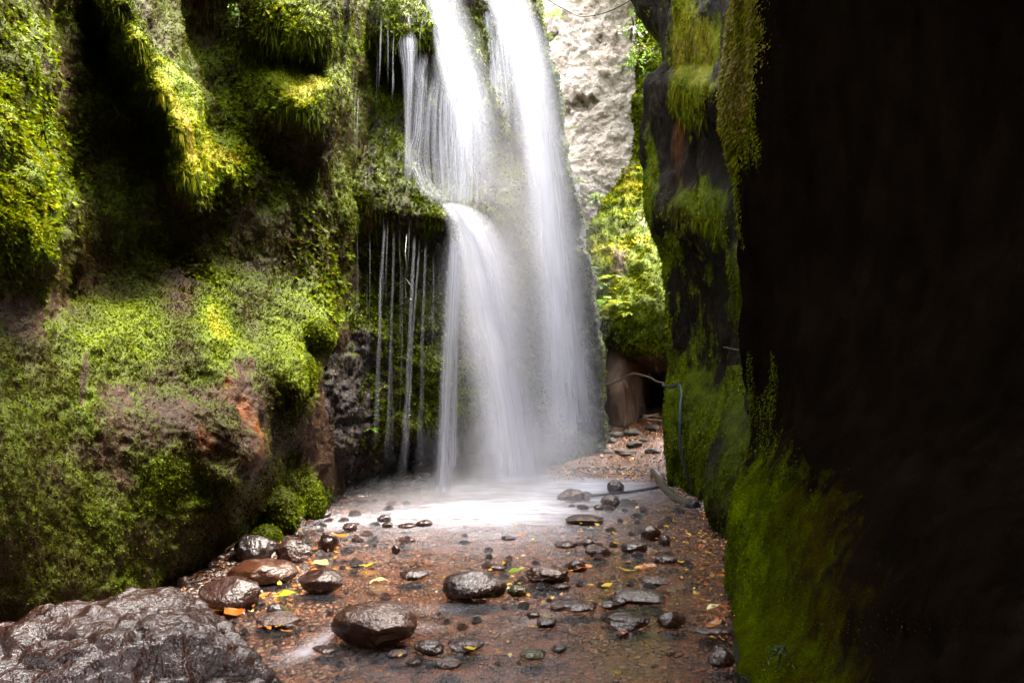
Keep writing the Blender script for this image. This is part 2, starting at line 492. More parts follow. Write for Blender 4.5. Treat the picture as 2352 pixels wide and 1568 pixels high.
row(200, (-300, 2.7), (0, 3.5), (75, 3.7), (160, 5.1), (290, 5.6), (325, 5.6), (345, 5.0), (395, 5.05), (430, 5.5), (475, 6.6), (530, 6.9), (580, 6.6), (640, 6.2), (720, 6.25), (780, 6.7), (830, 8.0), (870, 8.8))
row(290, (60, 3.6), (150, 5.0), (300, 5.6), (360, 5.65), (378, 5.1), (420, 5.0), (455, 5.3), (490, 6.2), (560, 6.6), (640, 6.3), (720, 6.3), (780, 6.9), (840, 8.2))
row(345, (600, 6.7), (680, 6.75), (750, 7.0))
row(400, (-300, 2.6), (0, 3.4), (85, 3.6), (165, 5.0), (300, 5.7), (365, 5.75), (385, 5.2), (430, 5.15), (462, 5.25), (480, 5.8), (540, 5.9), (585, 6.5), (690, 6.95), (780, 7.4), (850, 8.6))
row(490, (100, 3.7), (250, 5.3), (400, 5.6), (450, 5.7), (520, 6.1), (620, 6.7), (720, 7.2), (800, 7.7))
row(600, (-300, 2.5), (0, 3.3), (100, 3.7), (200, 5.0), (350, 5.7), (500, 6.2), (650, 6.8), (760, 7.4), (860, 8.6))
row(680, (0, 3.4), (150, 4.8), (300, 5.25), (420, 5.6), (520, 5.9), (640, 6.5))
row(750, (-300, 2.4), (0, 3.3), (120, 4.2), (250, 4.7), (400, 5.2), (500, 5.5), (620, 6.1), (700, 6.4), (740, 6.5), (790, 7.5), (870, 8.6))
row(830, (200, 4.15), (350, 4.65), (480, 5.0), (600, 5.5), (700, 6.0), (735, 7.0))
row(900, (-300, 2.4), (0, 3.2), (150, 3.9), (300, 4.35), (450, 4.75), (550, 5.05), (650, 5.5), (705, 5.9), (735, 7.2), (800, 7.7), (870, 8.8))
row(1050, (-300, 2.3), (0, 3.1), (200, 3.9), (400, 4.45), (520, 4.75), (605, 5.15), (640, 6.3), (700, 6.9), (800, 7.8), (870, 9.2))
row(1130, (300, 4.15), (480, 4.7), (575, 5.1), (610, 6.2), (690, 6.8), (770, 7.6))
row(1200, (-300, 2.3), (0, 3.1), (200, 3.8), (400, 4.45), (500, 4.85), (540, 5.15), (570, 6.0), (640, 6.4), (710, 7.0), (780, 8.2))
row(1290, (300, 4.2), (420, 4.7), (470, 5.1), (510, 5.8), (600, 6.6))
row(1380, (-300, 2.4), (0, 3.2), (200, 3.8), (350, 4.5), (430, 5.3), (520, 6.4), (700, 8.0))
row(1520, (-300, 2.5), (0, 3.4), (200, 4.1), (400, 5.6), (700, 8.4))
D = rbf(pts, U, V)
left = Sheet(P(U, V, D), U, V)
amp = 0.5 + 0.5 * smooth(1000, 700, V)
left.displace(0.13 * amp * fbm(left.p, 1.3, 3, 11) + 0.07 * fbm(left.p * np.array([1, 1, 0.7]), 5, 4, 12) * (0.5 + 0.5 * amp))
left.displace(0.018 * fbm(left.p, 22, 3, 13))
nn = left.normals()
up = nn[..., 2]
ridge_d, ridge_t, ridge_s = polyline_dist(U, V, [(225, -60), (300, 90), (385, 210), (430, 290), (455, 380)])
noise_a = fbm(left.p, 1.6, 4, 21); noise_b = fbm(left.p, 6, 3, 22)
cover = 0.62 + 0.35 * noise_a + 0.25 * noise_b + 0.25 * up
cover += blobs(U, V, [(420, 690, 50, 70, -0.6), (380, 900, 130, 70, -0.25), (500, 960, 110, 140, -0.30), (560, 880, 30, 120, -0.5, -20), (800, 960, 75, 150, -1.3), (120, 1060, 190, 100, -0.2),
                      (230, 260, 90, 160, 0.25), (330, 560, 120, 60, 0.1), (560, 480, 50, 40, -0.4), (100, 720, 120, 60, -0.4), (700, 560, 120, 60, -0.2), (196, 860, 7, 60, -1.4),
                      (130, 230, 60, 120, -0.5), (420, 440, 40, 50, -0.5), (430, 60, 60, 60, -0.2), (740, 1010, 30, 90, -0.6)])
cover += blobs(U, V, [(20, 330, 90, 200, 1.0), (30, 500, 90, 100, 0.9), (680, 60, 130, 60, 0.8), (680, 220, 110, 70, 0.8), (490, 730, 60, 120, 0.9), (680, 850, 60, 100, 0.9), (300, 760, 160, 70, 0.7),
                      (410, 1110, 90, 70, 0.8), (690, 1150, 60, 70, 0.7), (560, 1240, 60, 60, 0.6), (560, 350, 40, 40, 0.5), (520, 1330, 50, 50, 0.5)])
ridge_w = 1 + 0.8 * smooth(0.35, 0.9, ridge_t)
cover += 1.1 * smooth(55, 20, ridge_d / ridge_w)
cover = np.clip(cover, 0, 1.3)
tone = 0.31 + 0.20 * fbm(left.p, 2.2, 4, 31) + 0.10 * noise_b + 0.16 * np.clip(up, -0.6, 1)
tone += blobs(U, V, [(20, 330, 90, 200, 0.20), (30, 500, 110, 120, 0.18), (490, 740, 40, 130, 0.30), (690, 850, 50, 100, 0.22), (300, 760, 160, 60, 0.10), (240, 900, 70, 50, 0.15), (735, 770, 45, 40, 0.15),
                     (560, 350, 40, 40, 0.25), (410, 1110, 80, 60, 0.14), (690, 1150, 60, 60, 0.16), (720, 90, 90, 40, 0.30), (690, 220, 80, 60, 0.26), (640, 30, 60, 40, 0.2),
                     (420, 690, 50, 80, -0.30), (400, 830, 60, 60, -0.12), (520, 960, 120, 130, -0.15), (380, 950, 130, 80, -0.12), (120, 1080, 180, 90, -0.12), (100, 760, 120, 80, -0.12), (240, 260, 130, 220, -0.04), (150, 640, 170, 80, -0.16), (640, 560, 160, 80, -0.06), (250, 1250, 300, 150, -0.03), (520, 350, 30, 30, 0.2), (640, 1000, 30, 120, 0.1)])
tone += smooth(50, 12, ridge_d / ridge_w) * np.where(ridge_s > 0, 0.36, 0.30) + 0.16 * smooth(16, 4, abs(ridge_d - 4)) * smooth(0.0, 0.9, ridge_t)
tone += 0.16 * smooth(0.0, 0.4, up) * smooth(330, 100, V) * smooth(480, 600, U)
tone = np.clip(tone, 0.05, 0.98)
rust = 0.55 * (0.55 + 0.9 * fbm(left.p * np.array([2.0, 2.0, 0.7]), 5, 3, 33)) * blobs(U, V, [(512, 860, 14, 45, 1.2, -15), (565, 950, 12, 60, 1.3, -25), (590, 995, 10, 30, 1.2, -35), (470, 1030, 26, 26, 1.0), (470, 990, 20, 30, 0.8), (550, 780, 8, 60, 0.9, -15), (590, 1060, 18, 30, 0.7), (530, 900, 50, 60, 0.35), (240, 1190, 10, 30, 0.8), (420, 420, 20, 40, 0.5)])
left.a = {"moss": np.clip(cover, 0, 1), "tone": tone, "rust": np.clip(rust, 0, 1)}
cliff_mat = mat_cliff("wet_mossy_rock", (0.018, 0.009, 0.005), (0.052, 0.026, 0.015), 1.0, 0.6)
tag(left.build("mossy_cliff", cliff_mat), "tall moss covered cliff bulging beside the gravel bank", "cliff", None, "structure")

seen = ((U > -320) & (V > -160) & (V < 1500)).astype(float) * np.where(U < -80, 0.6, 1.0)
def carpet(sheet, name, n, dens, inside, px=(4, 9), wid=0.55, mat=moss_near, dtone=0.0, droop=0.5, lift=0.6, jitter=0.6, label=None, tvar=0.09, cat="moss"):
    p, nrm, at = sheet.sample(n, dens, inside)
    d = np.maximum(p[:, 1], 1.0)
    L = (px[0] + (px[1] - px[0]) * rng.random(n) ** (2.2 if px[1] > 20 else 1.2)) / F * d
    t = np.clip(at(sheet.a["tone"]) + dtone + rng.normal(0, tvar, n) - 0.35 * (rng.random(n) < 0.13), 0.03, 1)
    return leaf_quads(name, p, nrm, L, L * wid * rng.uniform(0.6, 1.3, n), t, mat, droop, lift, jitter, label=label, cat=cat)
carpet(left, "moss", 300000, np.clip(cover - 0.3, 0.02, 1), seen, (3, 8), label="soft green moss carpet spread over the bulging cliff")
# shaggy strands hanging off the ledges
hang = np.clip(-up + 0.25, 0, 1) * np.clip(cover - 0.3, 0, 1) * (0.25 + smooth(620, 380, V)) + 1.6 * smooth(45, 10, ridge_d / ridge_w) * smooth(0.1, 0.7, ridge_t)
carpet(left, "hanging_moss", 20000, hang * (vnoise(left.p * np.array([9, 9, 1.5]), 5) * 0.5 + 0.55), seen, (10, 38), 0.07, droop=2.2, lift=0.25, jitter=0.45, dtone=0.04, label="shaggy moss strands hanging off the cliff ledges")
# broader leaves of small plants on the shaded parts of the cliff
leafy = np.clip(blobs(U, V, [(560, 270, 70, 70, 1), (50, 250, 70, 150, 1.1), (40, 420, 90, 120, 1.2), (30, 520, 80, 90, 1), (620, 60, 50, 50, 0.6), (430, 620, 60, 50, 0.7), (560, 380, 50, 50, 0.9), (140, 350, 50, 60, 0.7), (760, 640, 40, 60, 0.7), (700, 560, 60, 50, 0.5), (100, 620, 80, 40, 0.4), (480, 470, 40, 40, 0.6)]) * (0.3 + noise_b), 0, 2)
carpet(left, "creeping_plants", 15000, leafy, seen, (9, 19), 0.6, droop=0.4, lift=0.8, jitter=0.9, dtone=0.05, label="small leafy creepers growing on the shaded cliff", cat="plants")

def cushion(u, v_, d, w, h, tone, label, seed):
    """a swollen cushion of moss bulging off the rock"""
    vb_, f_ = ico(5); W, H_ = w / F * d, h / F * d
    vv_ = vb_ * (1 + 0.16 * fbm(vb_ + seed, 1.5, 3, seed) + 0.05 * fbm(vb_ + seed, 7, 2, seed))[:, None] * np.array([W / 2, W / 2.2, H_ / 2])
    me_ = raw_mesh("moss_cushion", vv_, f_, {"moss": np.ones(len(vv_)), "tone": np.full(len(vv_), tone - 0.12), "rust": np.zeros(len(vv_))})
    o_ = link("moss_cushion", me_, cliff_mat); o_.location = P(u, v_, d); tag(o_, label, "moss", "moss cushions on the cliff")
    k_ = rng.integers(0, len(vv_), 5200); n_ = unit(vb_[k_] / np.array([W, W, H_]) * W)
    L_ = rng.uniform(3, 8, 5200) / F * d
    leaf_quads("leaves", vv_[k_] + 0.004 * rng.normal(size=(5200, 3)), n_, L_, L_ * 0.5, np.clip(tone + rng.normal(0, 0.1, 5200), 0.05, 1), moss_near, parent=o_, kind=None)
cushion(736, 772, 6.45, 66, 72, 0.52, "round swollen moss cushion above the glossy wet rock", 5)
cushion(690, 862, 5.95, 70, 110, 0.56, "long bright moss cushion at the edge of the bulging cliff", 6)
cushion(640, 1180, 6.3, 90, 120, 0.44, "broad green moss mound at the foot of the cliff", 7)
cushion(715, 1165, 6.95, 60, 90, 0.46, "narrow green moss mound beside the gravel slope", 8)
cushion(610, 1240, 5.95, 70, 70, 0.50, "small green moss mound by the silvery ridged stone", 9)

# ------------------------------------------------------------------ cliff behind the waterfall
nU, nV, nW = 380, 520, 26
vv = np.linspace(-430, 1180, nV)
edge_u = hermite([-1300, -600, -100, 0, 100, 250, 400, 500, 650, 750, 830, 900, 960, 1180], np.array([1180, 1200, 1222, 1232, 1252, 1282, 1306, 1330, 1352, 1362, 1384, 1386, 1392, 1380.0])[:, None], vv)[:, 0]
edge_u = edge_u + 6 * vnoise(np.stack([vv * 0.03, vv * 0, vv * 0], -1), 3)
s = np.linspace(0, 1, nU)
U = 660 + (edge_u[:, None] - 660) * s[None]
V = np.repeat(vv[:, None], nU, 1)
pts = []
row(-1300, (660, 9.0), (900, 9.6), (1050, 10.2), (1200, 11.2))
row(-500, (660, 8.8), (900, 9.2), (1050, 9.8), (1200, 10.9))
row(-120, (660, 8.4), (800, 8.4), (900, 8.6), (1000, 9.0), (1080, 9.6), (1160, 10.0), (1210, 10.6))
row(0, (700, 8.2), (800, 8.2), (860, 8.3), (930, 8.4), (985, 8.7), (1030, 9.2), (1100, 9.7), (1170, 10.1), (1225, 10.6))
row(90, (800, 8.2), (850, 8.3), (900, 8.2), (970, 8.3), (1012, 8.6), (1030, 9.1), (1090, 9.5), (1150, 10.2), (1245, 10.9))
row(150, (800, 8.5), (850, 8.9), (920, 8.9), (985, 8.8), (1020, 8.8), (1060, 9.1), (1110, 9.6), (1160, 10.5), (1260, 11.0))
row(250, (800, 8.4), (860, 8.7), (920, 8.9), (980, 8.8), (1040, 8.8), (1100, 9.2), (1140, 9.8), (1180, 10.7), (1280, 11.0))
row(370, (780, 8.1), (860, 8.3), (900, 8.4), (960, 8.7), (1020, 9.0), (1080, 9.3), (1130, 9.7), (1180, 10.6), (1300, 11.0))
row(430, (760, 7.9), (850, 8.0), (905, 8.2), (960, 8.4), (1010, 8.8), (1070, 9.1), (1130, 9.6), (1200, 10.5), (1310, 11.0))
row(490, (760, 7.8), (830, 8.0), (910, 8.0), (960, 8.1), (1010, 8.1), (1045, 8.3), (1065, 8.6), (1100, 8.9), (1150, 9.6), (1230, 10.5), (1325, 11.0))
row(560, (760, 7.8), (820, 8.1), (900, 8.4), (960, 8.4), (1020, 8.4), (1045, 8.6), (1080, 9.1), (1140, 9.7), (1230, 10.5), (1338, 11.1))
row(700, (760, 7.8), (820, 8.0), (900, 8.3), (1000, 8.6), (1060, 9.1), (1140, 9.8), (1240, 10.5), (1355, 11.2))
row(850, (740, 7.4), (820, 7.8), (900, 8.2), (1000, 8.5), (1060, 8.9), (1150, 9.6), (1240, 10.4), (1384, 11.3))
row(950, (720, 7.2), (800, 7.6), (880, 8.1), (950, 8.3), (1010, 8.5), (1060, 8.7), (1120, 9.1), (1170, 9.7), (1240, 10.2), (1392, 11.3))
row(985, (1000, 8.5), (1060, 9.0), (1130, 9.6), (1230, 10.2), (1260, 10.3))
row(1010, (900, 8.2), (960, 8.4), (1010, 9.2), (1060, 10.2), (1130, 10.3), (1190, 10.3), (1250, 10.2), (1385, 11.3))
row(1060, (720, 7.3), (800, 7.7), (860, 8.2), (900, 8.8), (960, 9.8), (1060, 10.6), (1150, 10.6), (1250, 10.3), (1385, 11.3))
row(1120, (720, 7.5), (780, 7.9), (830, 8.4), (880, 9.4), (1000, 10.4), (1250, 10.6), (1380, 11.4))
row(1180, (720, 7.9), (780, 8.3), (830, 9.0), (880, 9.8), (1000, 10.6), (1250, 10.8), (1380, 11.5))
D = rbf(pts, U, V)
# round the outer edge away from the eye
w = np.arange(1, nW + 1)
Uw = edge_u[:, None] + 3.0 - 0.16 * (w[None] - 4) ** 2 / 4
Dw = D[:, -1:] + 0.10 * w[None] ** 1.35
U = np.concatenate([U, np.minimum(Uw, edge_u[:, None] + 4)], 1); V = np.concatenate([V, np.repeat(vv[:, None], nW, 1)], 1); D = np.concatenate([D, Dw], 1)
fall = Sheet(P(U, V, D), U, V)
bulgy = 0.13 * fbm(fall.p * np.array([1, 1, 0.8]), 2.0, 3, 51) + 0.08 * abs(fbm(fall.p, 3.6, 3, 54))
knob = blobs(U, V, [(780, 960, 90, 140, 1.0)])
fall.displace(bulgy + 0.05 * fbm(fall.p * np.array([1, 1, 0.6]), 7, 4, 52) + 0.10 * knob * abs(fbm(fall.p, 6, 3, 57)))
fall.displace(0.02 * fbm(fall.p, 20, 3, 53))
up = fall.normals()[..., 2]
na, nb_ = fbm(fall.p, 2.2, 4, 61), fbm(fall.p, 7, 3, 62)
cover = 0.60 + 0.30 * na + 0.30 * nb_ + 0.25 * up + blobs(U, V, [(790, 960, 95, 120, -0.75), (960, 540, 90, 40, -0.15), (1000, 80, 60, 60, 0.1), (960, 1000, 100, 60, 0.15), (1060, 930, 70, 60, 0.5), (890, 470, 50, 60, -0.1), (1060, 1060, 160, 50, -1.2), (900, 1110, 80, 40, -0.9), (730, 1130, 60, 60, 0.5), (960, 880, 80, 60, 0.2), (1330, 860, 60, 90, -0.4)])
tone = 0.33 + 0.15 * na + 0.12 * nb_ + 0.12 * np.clip(up, -0.6, 1) + blobs(U, V, [(860, 200, 60, 60, 0.12), (930, 70, 90, 60, 0.20), (960, 540, 90, 40, 0.05), (900, 280, 50, 120, 0.1), (890, 820, 120, 100, 0.05), (1060, 930, 80, 60, 0.15), (1300, 300, 60, 300, 0.1), (730, 1150, 60, 60, 0.2)])
cover = np.clip(cover, 0, 1.2); tone = np.clip(tone, 0.05, 0.97)
rust = blobs(U, V, [(830, 330, 10, 60, 0.7), (845, 500, 14, 40, 0.6), (1000, 950, 40, 30, 0.2)])
fall.a = {"moss": np.clip(cover, 0, 1), "tone": tone, "rust": np.clip(rust, 0, 1)}
fall_mat = mat_cliff("dripping_rock", (0.016, 0.011, 0.011), (0.05, 0.035, 0.033), 1.2, 1.0, bump=0.04)
tag(fall.build("waterfall_cliff", fall_mat), "dripping undercut cliff that the waterfall pours down", "cliff", None, "structure")
seen = ((U > 700) & (V > -120) & (V < 1160)).astype(float); seen[:, nU + 8:] = 0
carpet(fall, "moss", 95000, np.clip(cover - 0.3, 0.02, 1), seen, (4, 9), label="wet moss growing in patches behind the falling water")
hang = np.clip(-up + 0.1, 0, 1) * np.clip(cover - 0.2, 0, 1) * (smooth(620, 520, V) + 0.5 * smooth(880, 940, V))
carpet(fall, "hanging_moss", 11000, hang, seen, (12, 34), 0.09, droop=2.2, lift=0.3, jitter=0.3, dtone=0.05, label="moss fringe dripping under the waterfall ledges")
leafy = np.clip(blobs(U, V, [(830, 620, 60, 60, 1), (850, 700, 60, 40, 0.8), (790, 560, 40, 60, 0.7), (880, 620, 50, 70, 0.6), (860, 960, 30, 60, 0.8), (960, 480, 60, 50, 0.5), (940, 100, 70, 50, 0.5)]) * (0.4 + nb_), 0, 2)
carpet(fall, "creeping_plants", 7000, leafy, seen, (7, 14), 0.65, droop=0.3, lift=0.8, jitter=0.9, dtone=0.02, label="small wet leaved plants clinging behind the thin water threads", cat="plants")

# ------------------------------------------------------------------ pale cliff far up the gorge
U, V = np.meshgrid(np.linspace(1060, 1760, 330), np.linspace(-1100, 980, 760))
far = Sheet(P(U, V, 19.0 + 0.9 * smooth(1420, 1200, U) + 0.0015 * (500 - V)), U, V)
pit = fbm(far.p, 0.9, 3, 72)
far.displace(0.5 * fbm(far.p, 0.45, 3, 71) + 0.25 * abs(pit) + 0.22 * fbm(far.p, 2.4, 4, 73))
far.displace(-0.40 * smooth(0.22, 0.42, fbm(far.p, 1.1, 4, 75)) + 0.10 * (np.abs(fbm(far.p * np.array([1, 1, 1.4]), 4.5, 3, 76)) - 0.2) + 0.05 * fbm(far.p, 9, 3, 77))
m = M("pale_rock")
a = m.noise(0.7, 6, 0.65); b = m.noise(3.4, 5, 0.65); c = m.noise(13, 4, 0.65)
col = m.ramp(a, [(0.3, (0.42, 0.34, 0.265)), (0.5, (0.60, 0.51, 0.425)), (0.7, (0.70, 0.62, 0.545))])
col = m.mix(m.val(b, 0.55, 0.72, 0, 0.55), col, (0.19, 0.165, 0.10))
col = m.mix(m.val(c, 0.56, 0.72, 0, 0.6), col, (0.10, 0.085, 0.065))
col = m.mix(m.val(m.noise(0.9, 4, 0.6, stretch=(1.3, 1, 1)), 0.62, 0.72, 0, 0.45), col, (0.50, 0.28, 0.15))
pale_mat = m.done(m.principled(col, 0.8, m.bump(m.math('ADD', b, m.math('MULTIPLY', c, 0.5)), 1.0, 0.22), spec=0.2))
tag(far.build("pale_cliff", pale_mat), "bright pale pitted cliff rising beyond the waterfall", "cliff", None, "structure")

# ------------------------------------------------------------------ green bank across the gorge
rows = [(-300, [(1560, 20), (1475, 18.0), (1470, 17.4), (1500, 17.0), (1600, 17.0)]),
        (0, [(1560, 20), (1470, 18.0), (1462, 17.2), (1500, 16.8), (1600, 16.8)]),
        (200, [(1560, 20), (1478, 17.8), (1470, 17.0), (1500, 16.6), (1600, 16.6)]),
        (330, [(1560, 20), (1470, 17.6), (1462, 16.8), (1490, 16.4), (1600, 16.2)]),
        (420, [(1560, 19), (1430, 17.2), (1418, 16.4), (1470, 15.6), (1600, 15.4)]),
        (500, [(1560, 18.5), (1385, 16.6), (1368, 15.8), (1440, 14.9), (1600, 14.6)]),
        (580, [(1560, 18), (1365, 16.0), (1352, 15.1), (1430, 14.1), (1600, 13.4)]),
        (700, [(1560, 17.5), (1362, 15.2), (1352, 14.2), (1430, 13.0), (1600, 12.3)]),
        (790, [(1560, 17.5), (1382, 14.8), (1374, 13.9), (1440, 12.7), (1600, 11.8)]),
        (825, [(1560, 17.5), (1420, 14.8), (1425, 14.0), (1470, 12.8), (1600, 11.8)]),
        (850, [(1560, 17.5), (1400, 16.5), (1440, 15.6), (1500, 14.2), (1600, 12.0)]),
        (900, [(1560, 18.0), (1390, 17.2), (1440, 16.4), (1500, 15.2), (1600, 12.4)]),
        (1000, [(1560, 18.0), (1390, 17.2), (1440, 16.4), (1520, 15.2), (1600, 12.6)])]
bank = loft(rows, 170, 330)
U, V = bank.U, bank.V
bank.displace(0.30 * fbm(bank.p, 0.9, 3, 81) + 0.14 * fbm(bank.p, 2.6, 4, 82) + 0.05 * fbm(bank.p, 9, 3, 83))
na, nb_ = fbm(bank.p, 1.2, 4, 84), fbm(bank.p, 4, 3, 85)
cover = np.clip((0.85 + 0.4 * na + 0.3 * nb_) * smooth(845, 805, V) + blobs(U, V, [(1420, 590, 30, 40, -0.6), (1440, 390, 30, 60, -0.4)]), 0, 1.2)
tone = np.clip(0.55 + 0.20 * na + 0.16 * nb_ + blobs(U, V, [(1440, 420, 40, 60, 0.12), (1420, 590, 30, 40, 0.1)]), 0.2, 0.95)
bank.a = {"moss": np.clip(cover, 0, 1), "tone": tone, "rust": 0 * tone}
bank_mat = mat_cliff("brown_tuff", (0.07, 0.045, 0.03), (0.17, 0.115, 0.08), 0.6, 0.1, bump=0.06, orange=False)
tag(bank.build("green_bank", bank_mat), "steep green bank with an overhung foot below the pale cliff", "bank", None, "structure")
seen = ((V > -60) & (V < 860)).astype(float)
carpet(bank, "moss", 42000, np.clip(cover - 0.1, 0, 1), seen, (4, 10), mat=moss_lit, droop=0.25, lift=0.7, jitter=0.9, label="yellow green moss and herbs covering the far bank")
carpet(bank, "undergrowth", 9000, np.clip(cover - 0.2, 0, 1) * (nb_ > -0.1), seen, (7, 15), 0.45, mat=moss_lit, droop=0.2, lift=0.9, jitter=0.9, dtone=0.06, label="leafy yellow green undergrowth on the far bank", cat="undergrowth")

# tan rock pillar under the bank
rows = [(790, [(1480, 15.3), (1410, 14.3), (1405, 13.7), (1432, 13.3), (1490, 13.9), (1530, 15.1)]),
        (850, [(1480, 15.1), (1402, 14.1), (1396, 13.5), (1428, 13.0), (1460, 13.5), (1500, 14.9)]),
        (900, [(1480, 14.9), (1392, 13.9), (1386, 13.3), (1425, 12.7), (1462, 13.3), (1500, 14.9)]),
        (1030, [(1480, 14.9), (1392, 13.9), (1388, 13.3), (1428, 12.6), (1470, 13.2), (1510, 14.9)])]
pil = loft(rows, 90, 110)
pil.displace(0.16 * fbm(pil.p * np.array([1, 1, 0.25]), 3.2, 4, 91) + 0.03 * fbm(pil.p * np.array([1, 1, 0.4]), 10, 3, 92))
z0 = 0 * pil.U; pil.a = {"moss": z0, "tone": z0 + 0.2, "rust": z0}
tan_mat = mat_cliff("tan_tuff", (0.22, 0.14, 0.095), (0.33, 0.225, 0.16), 0.6, 0.05, stretch=(1, 1, 0.3), bump=0.06, orange=False)
tag(pil.build("rock_pillar", tan_mat), "tan fluted rock foot standing where the gorge bends", "rock", None, "structure")

# ------------------------------------------------------------------ dark wall across the stream
moss_dark = mat_moss("thread_moss", 0.5, 0.35)
def wall_row(v, ue, de, mids, back=2.4):
    return (v, [(ue + 260, de + back), (ue + 40, de + 1.0), (ue, de), *mids])
rows = [wall_row(-1200, 1400, 11.5, [(1480, 10.3), (1580, 9.0), (1680, 8.0), (1800, 7.2), (2000, 6.2)]),
        wall_row(-500, 1420, 11.2, [(1500, 10.0), (1580, 8.8), (1680, 7.9), (1800, 7.0), (2000, 6.0)]),
        wall_row(-60, 1448, 10.8, [(1500, 10.0), (1570, 8.6), (1650, 7.8), (1760, 6.8), (1950, 5.9)]),
        wall_row(40, 1482, 10.6, [(1525, 9.6), (1570, 8.4), (1640, 7.6), (1740, 6.8), (1950, 5.9)]),
        wall_row(140, 1530, 10.3, [(1548, 9.4), (1580, 8.5), (1640, 7.6), (1740, 6.8), (1950, 5.9)]),
        wall_row(200, 1486, 10.3, [(1520, 9.5), (1560, 8.6), (1610, 7.5), (1700, 6.8), (1950, 5.9)]),
        wall_row(350, 1476, 10.2, [(1520, 9.6), (1580, 8.8), (1640, 7.9), (1720, 7.0), (1950, 5.9)]),
        wall_row(480, 1490, 10.0, [(1520, 9.0), (1570, 8.4), (1640, 7.5), (1720, 6.7), (1950, 5.8)]),
        wall_row(620, 1538, 9.8, [(1565, 9.2), (1610, 8.6), (1660, 7.6), (1730, 6.7), (1950, 5.6)]),
        wall_row(750, 1552, 9.6, [(1585, 9.2), (1620, 8.6), (1670, 7.8), (1740, 6.8), (1950, 5.5)]),
        wall_row(840, 1560, 9.5, [(1590, 9.1), (1630, 8.5), (1670, 7.6), (1740, 6.6), (1950, 5.4)]),
        wall_row(910, 1530, 9.4, [(1565, 8.7), (1610, 8.1), (1660, 7.4), (1740, 6.4), (1950, 5.3)]),
        wall_row(1000, 1524, 9.2, [(1560, 8.5), (1605, 7.9), (1660, 7.3), (1740, 6.3), (1950, 5.2)]),
        wall_row(1090, 1530, 9.1, [(1562, 8.6), (1600, 8.0), (1650, 7.4), (1740, 6.2), (1950, 5.2)]),
        wall_row(1150, 1560, 9.1, [(1585, 8.7), (1612, 8.1), (1650, 7.4), (1740, 6.3), (1950, 5.2)]),
        wall_row(1300, 1575, 9.1, [(1600, 8.8), (1630, 8.2), (1680, 7.4), (1750, 6.3), (1950, 5.2)])]
rows[0] = (-330, [(u_, d_) for u_, d_ in rows[1][1]]); del rows[1]
dark = loft(rows, 300, 560)
U, V = dark.U, dark.V
dark.displace(0.16 * fbm(dark.p * np.array([1, 1, 0.45]), 1.6, 3, 101) + 0.07 * fbm(dark.p * np.array([1, 1, 0.4]), 5, 4, 102))
dark.displace(0.10 * (np.abs(fbm(dark.p * np.array([1, 1, 0.5]), 2.6, 3, 106)) - 0.2))
dark.displace(0.022 * fbm(dark.p * np.array([1, 1, 0.35]), 20, 3, 103))
na, nb_ = fbm(dark.p * np.array([1, 1, 0.5]), 2.0, 4, 104), fbm(dark.p * np.array([1, 1, 0.35]), 7, 3, 105)
cover = 0.17 + 0.35 * na + 0.25 * nb_ + blobs(U, V, [(1575, 80, 22, 130, 0.9, 4), (1625, 120, 30, 90, 0.7, 10), (1560, 230, 30, 40, 0.6), (1600, 240, 25, 50, 0.8), (1495, 430, 14, 150, 0.6), (1520, 590, 30, 40, 1.2), (1530, 720, 26, 100, 1.1), (1580, 460, 60, 40, 0.6),
                       (1640, 480, 30, 70, 0.6), (1685, 660, 35, 90, 1.0), (1560, 1000, 40, 110, 1.2), (1610, 950, 60, 80, 0.8), (1640, 1020, 40, 60, 0.7), (1600, 1060, 40, 50, 0.9), (1545, 850, 20, 50, 0.7), (1550, 1080, 40, 40, 1.0), (1600, 320, 40, 60, -0.6), (1530, 270, 30, 60, -0.8)])
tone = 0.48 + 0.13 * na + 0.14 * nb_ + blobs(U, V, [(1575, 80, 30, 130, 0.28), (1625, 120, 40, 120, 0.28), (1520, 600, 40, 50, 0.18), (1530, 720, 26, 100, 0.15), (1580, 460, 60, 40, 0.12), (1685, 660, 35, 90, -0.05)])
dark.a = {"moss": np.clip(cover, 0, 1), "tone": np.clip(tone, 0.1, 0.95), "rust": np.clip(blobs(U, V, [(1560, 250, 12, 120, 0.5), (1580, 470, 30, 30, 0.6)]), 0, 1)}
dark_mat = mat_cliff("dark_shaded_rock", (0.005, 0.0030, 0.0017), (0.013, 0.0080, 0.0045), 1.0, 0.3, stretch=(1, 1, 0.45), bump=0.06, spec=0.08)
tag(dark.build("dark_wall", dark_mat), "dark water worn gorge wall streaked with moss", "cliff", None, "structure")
seen = ((U > 1450) & (U < 1760) & (V > -80) & (V < 1200)).astype(float); seen[:, :60] = 0
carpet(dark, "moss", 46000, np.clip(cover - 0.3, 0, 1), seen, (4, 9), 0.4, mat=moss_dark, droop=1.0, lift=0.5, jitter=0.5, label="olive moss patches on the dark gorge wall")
hang = np.clip(blobs(U, V, [(1575, 60, 20, 150, 1.0, 4), (1630, 80, 25, 130, 1.0, 12), (1600, 240, 20, 50, 1.0), (1560, 230, 25, 40, 1), (1640, 500, 40, 60, 0.8), (1590, 480, 40, 40, 0.7), (1500, 380, 8, 120, 0.6)]) - 0.15, 0, 2) * (0.4 + vnoise(dark.p * np.array([10, 10, 1]), 8))
carpet(dark, "hanging_moss", 15000, hang, seen, (8, 34), 0.07, mat=moss_dark, droop=2.2, lift=0.2, jitter=0.5, dtone=0.10, label="long straw moss threads hanging on the dark wall")

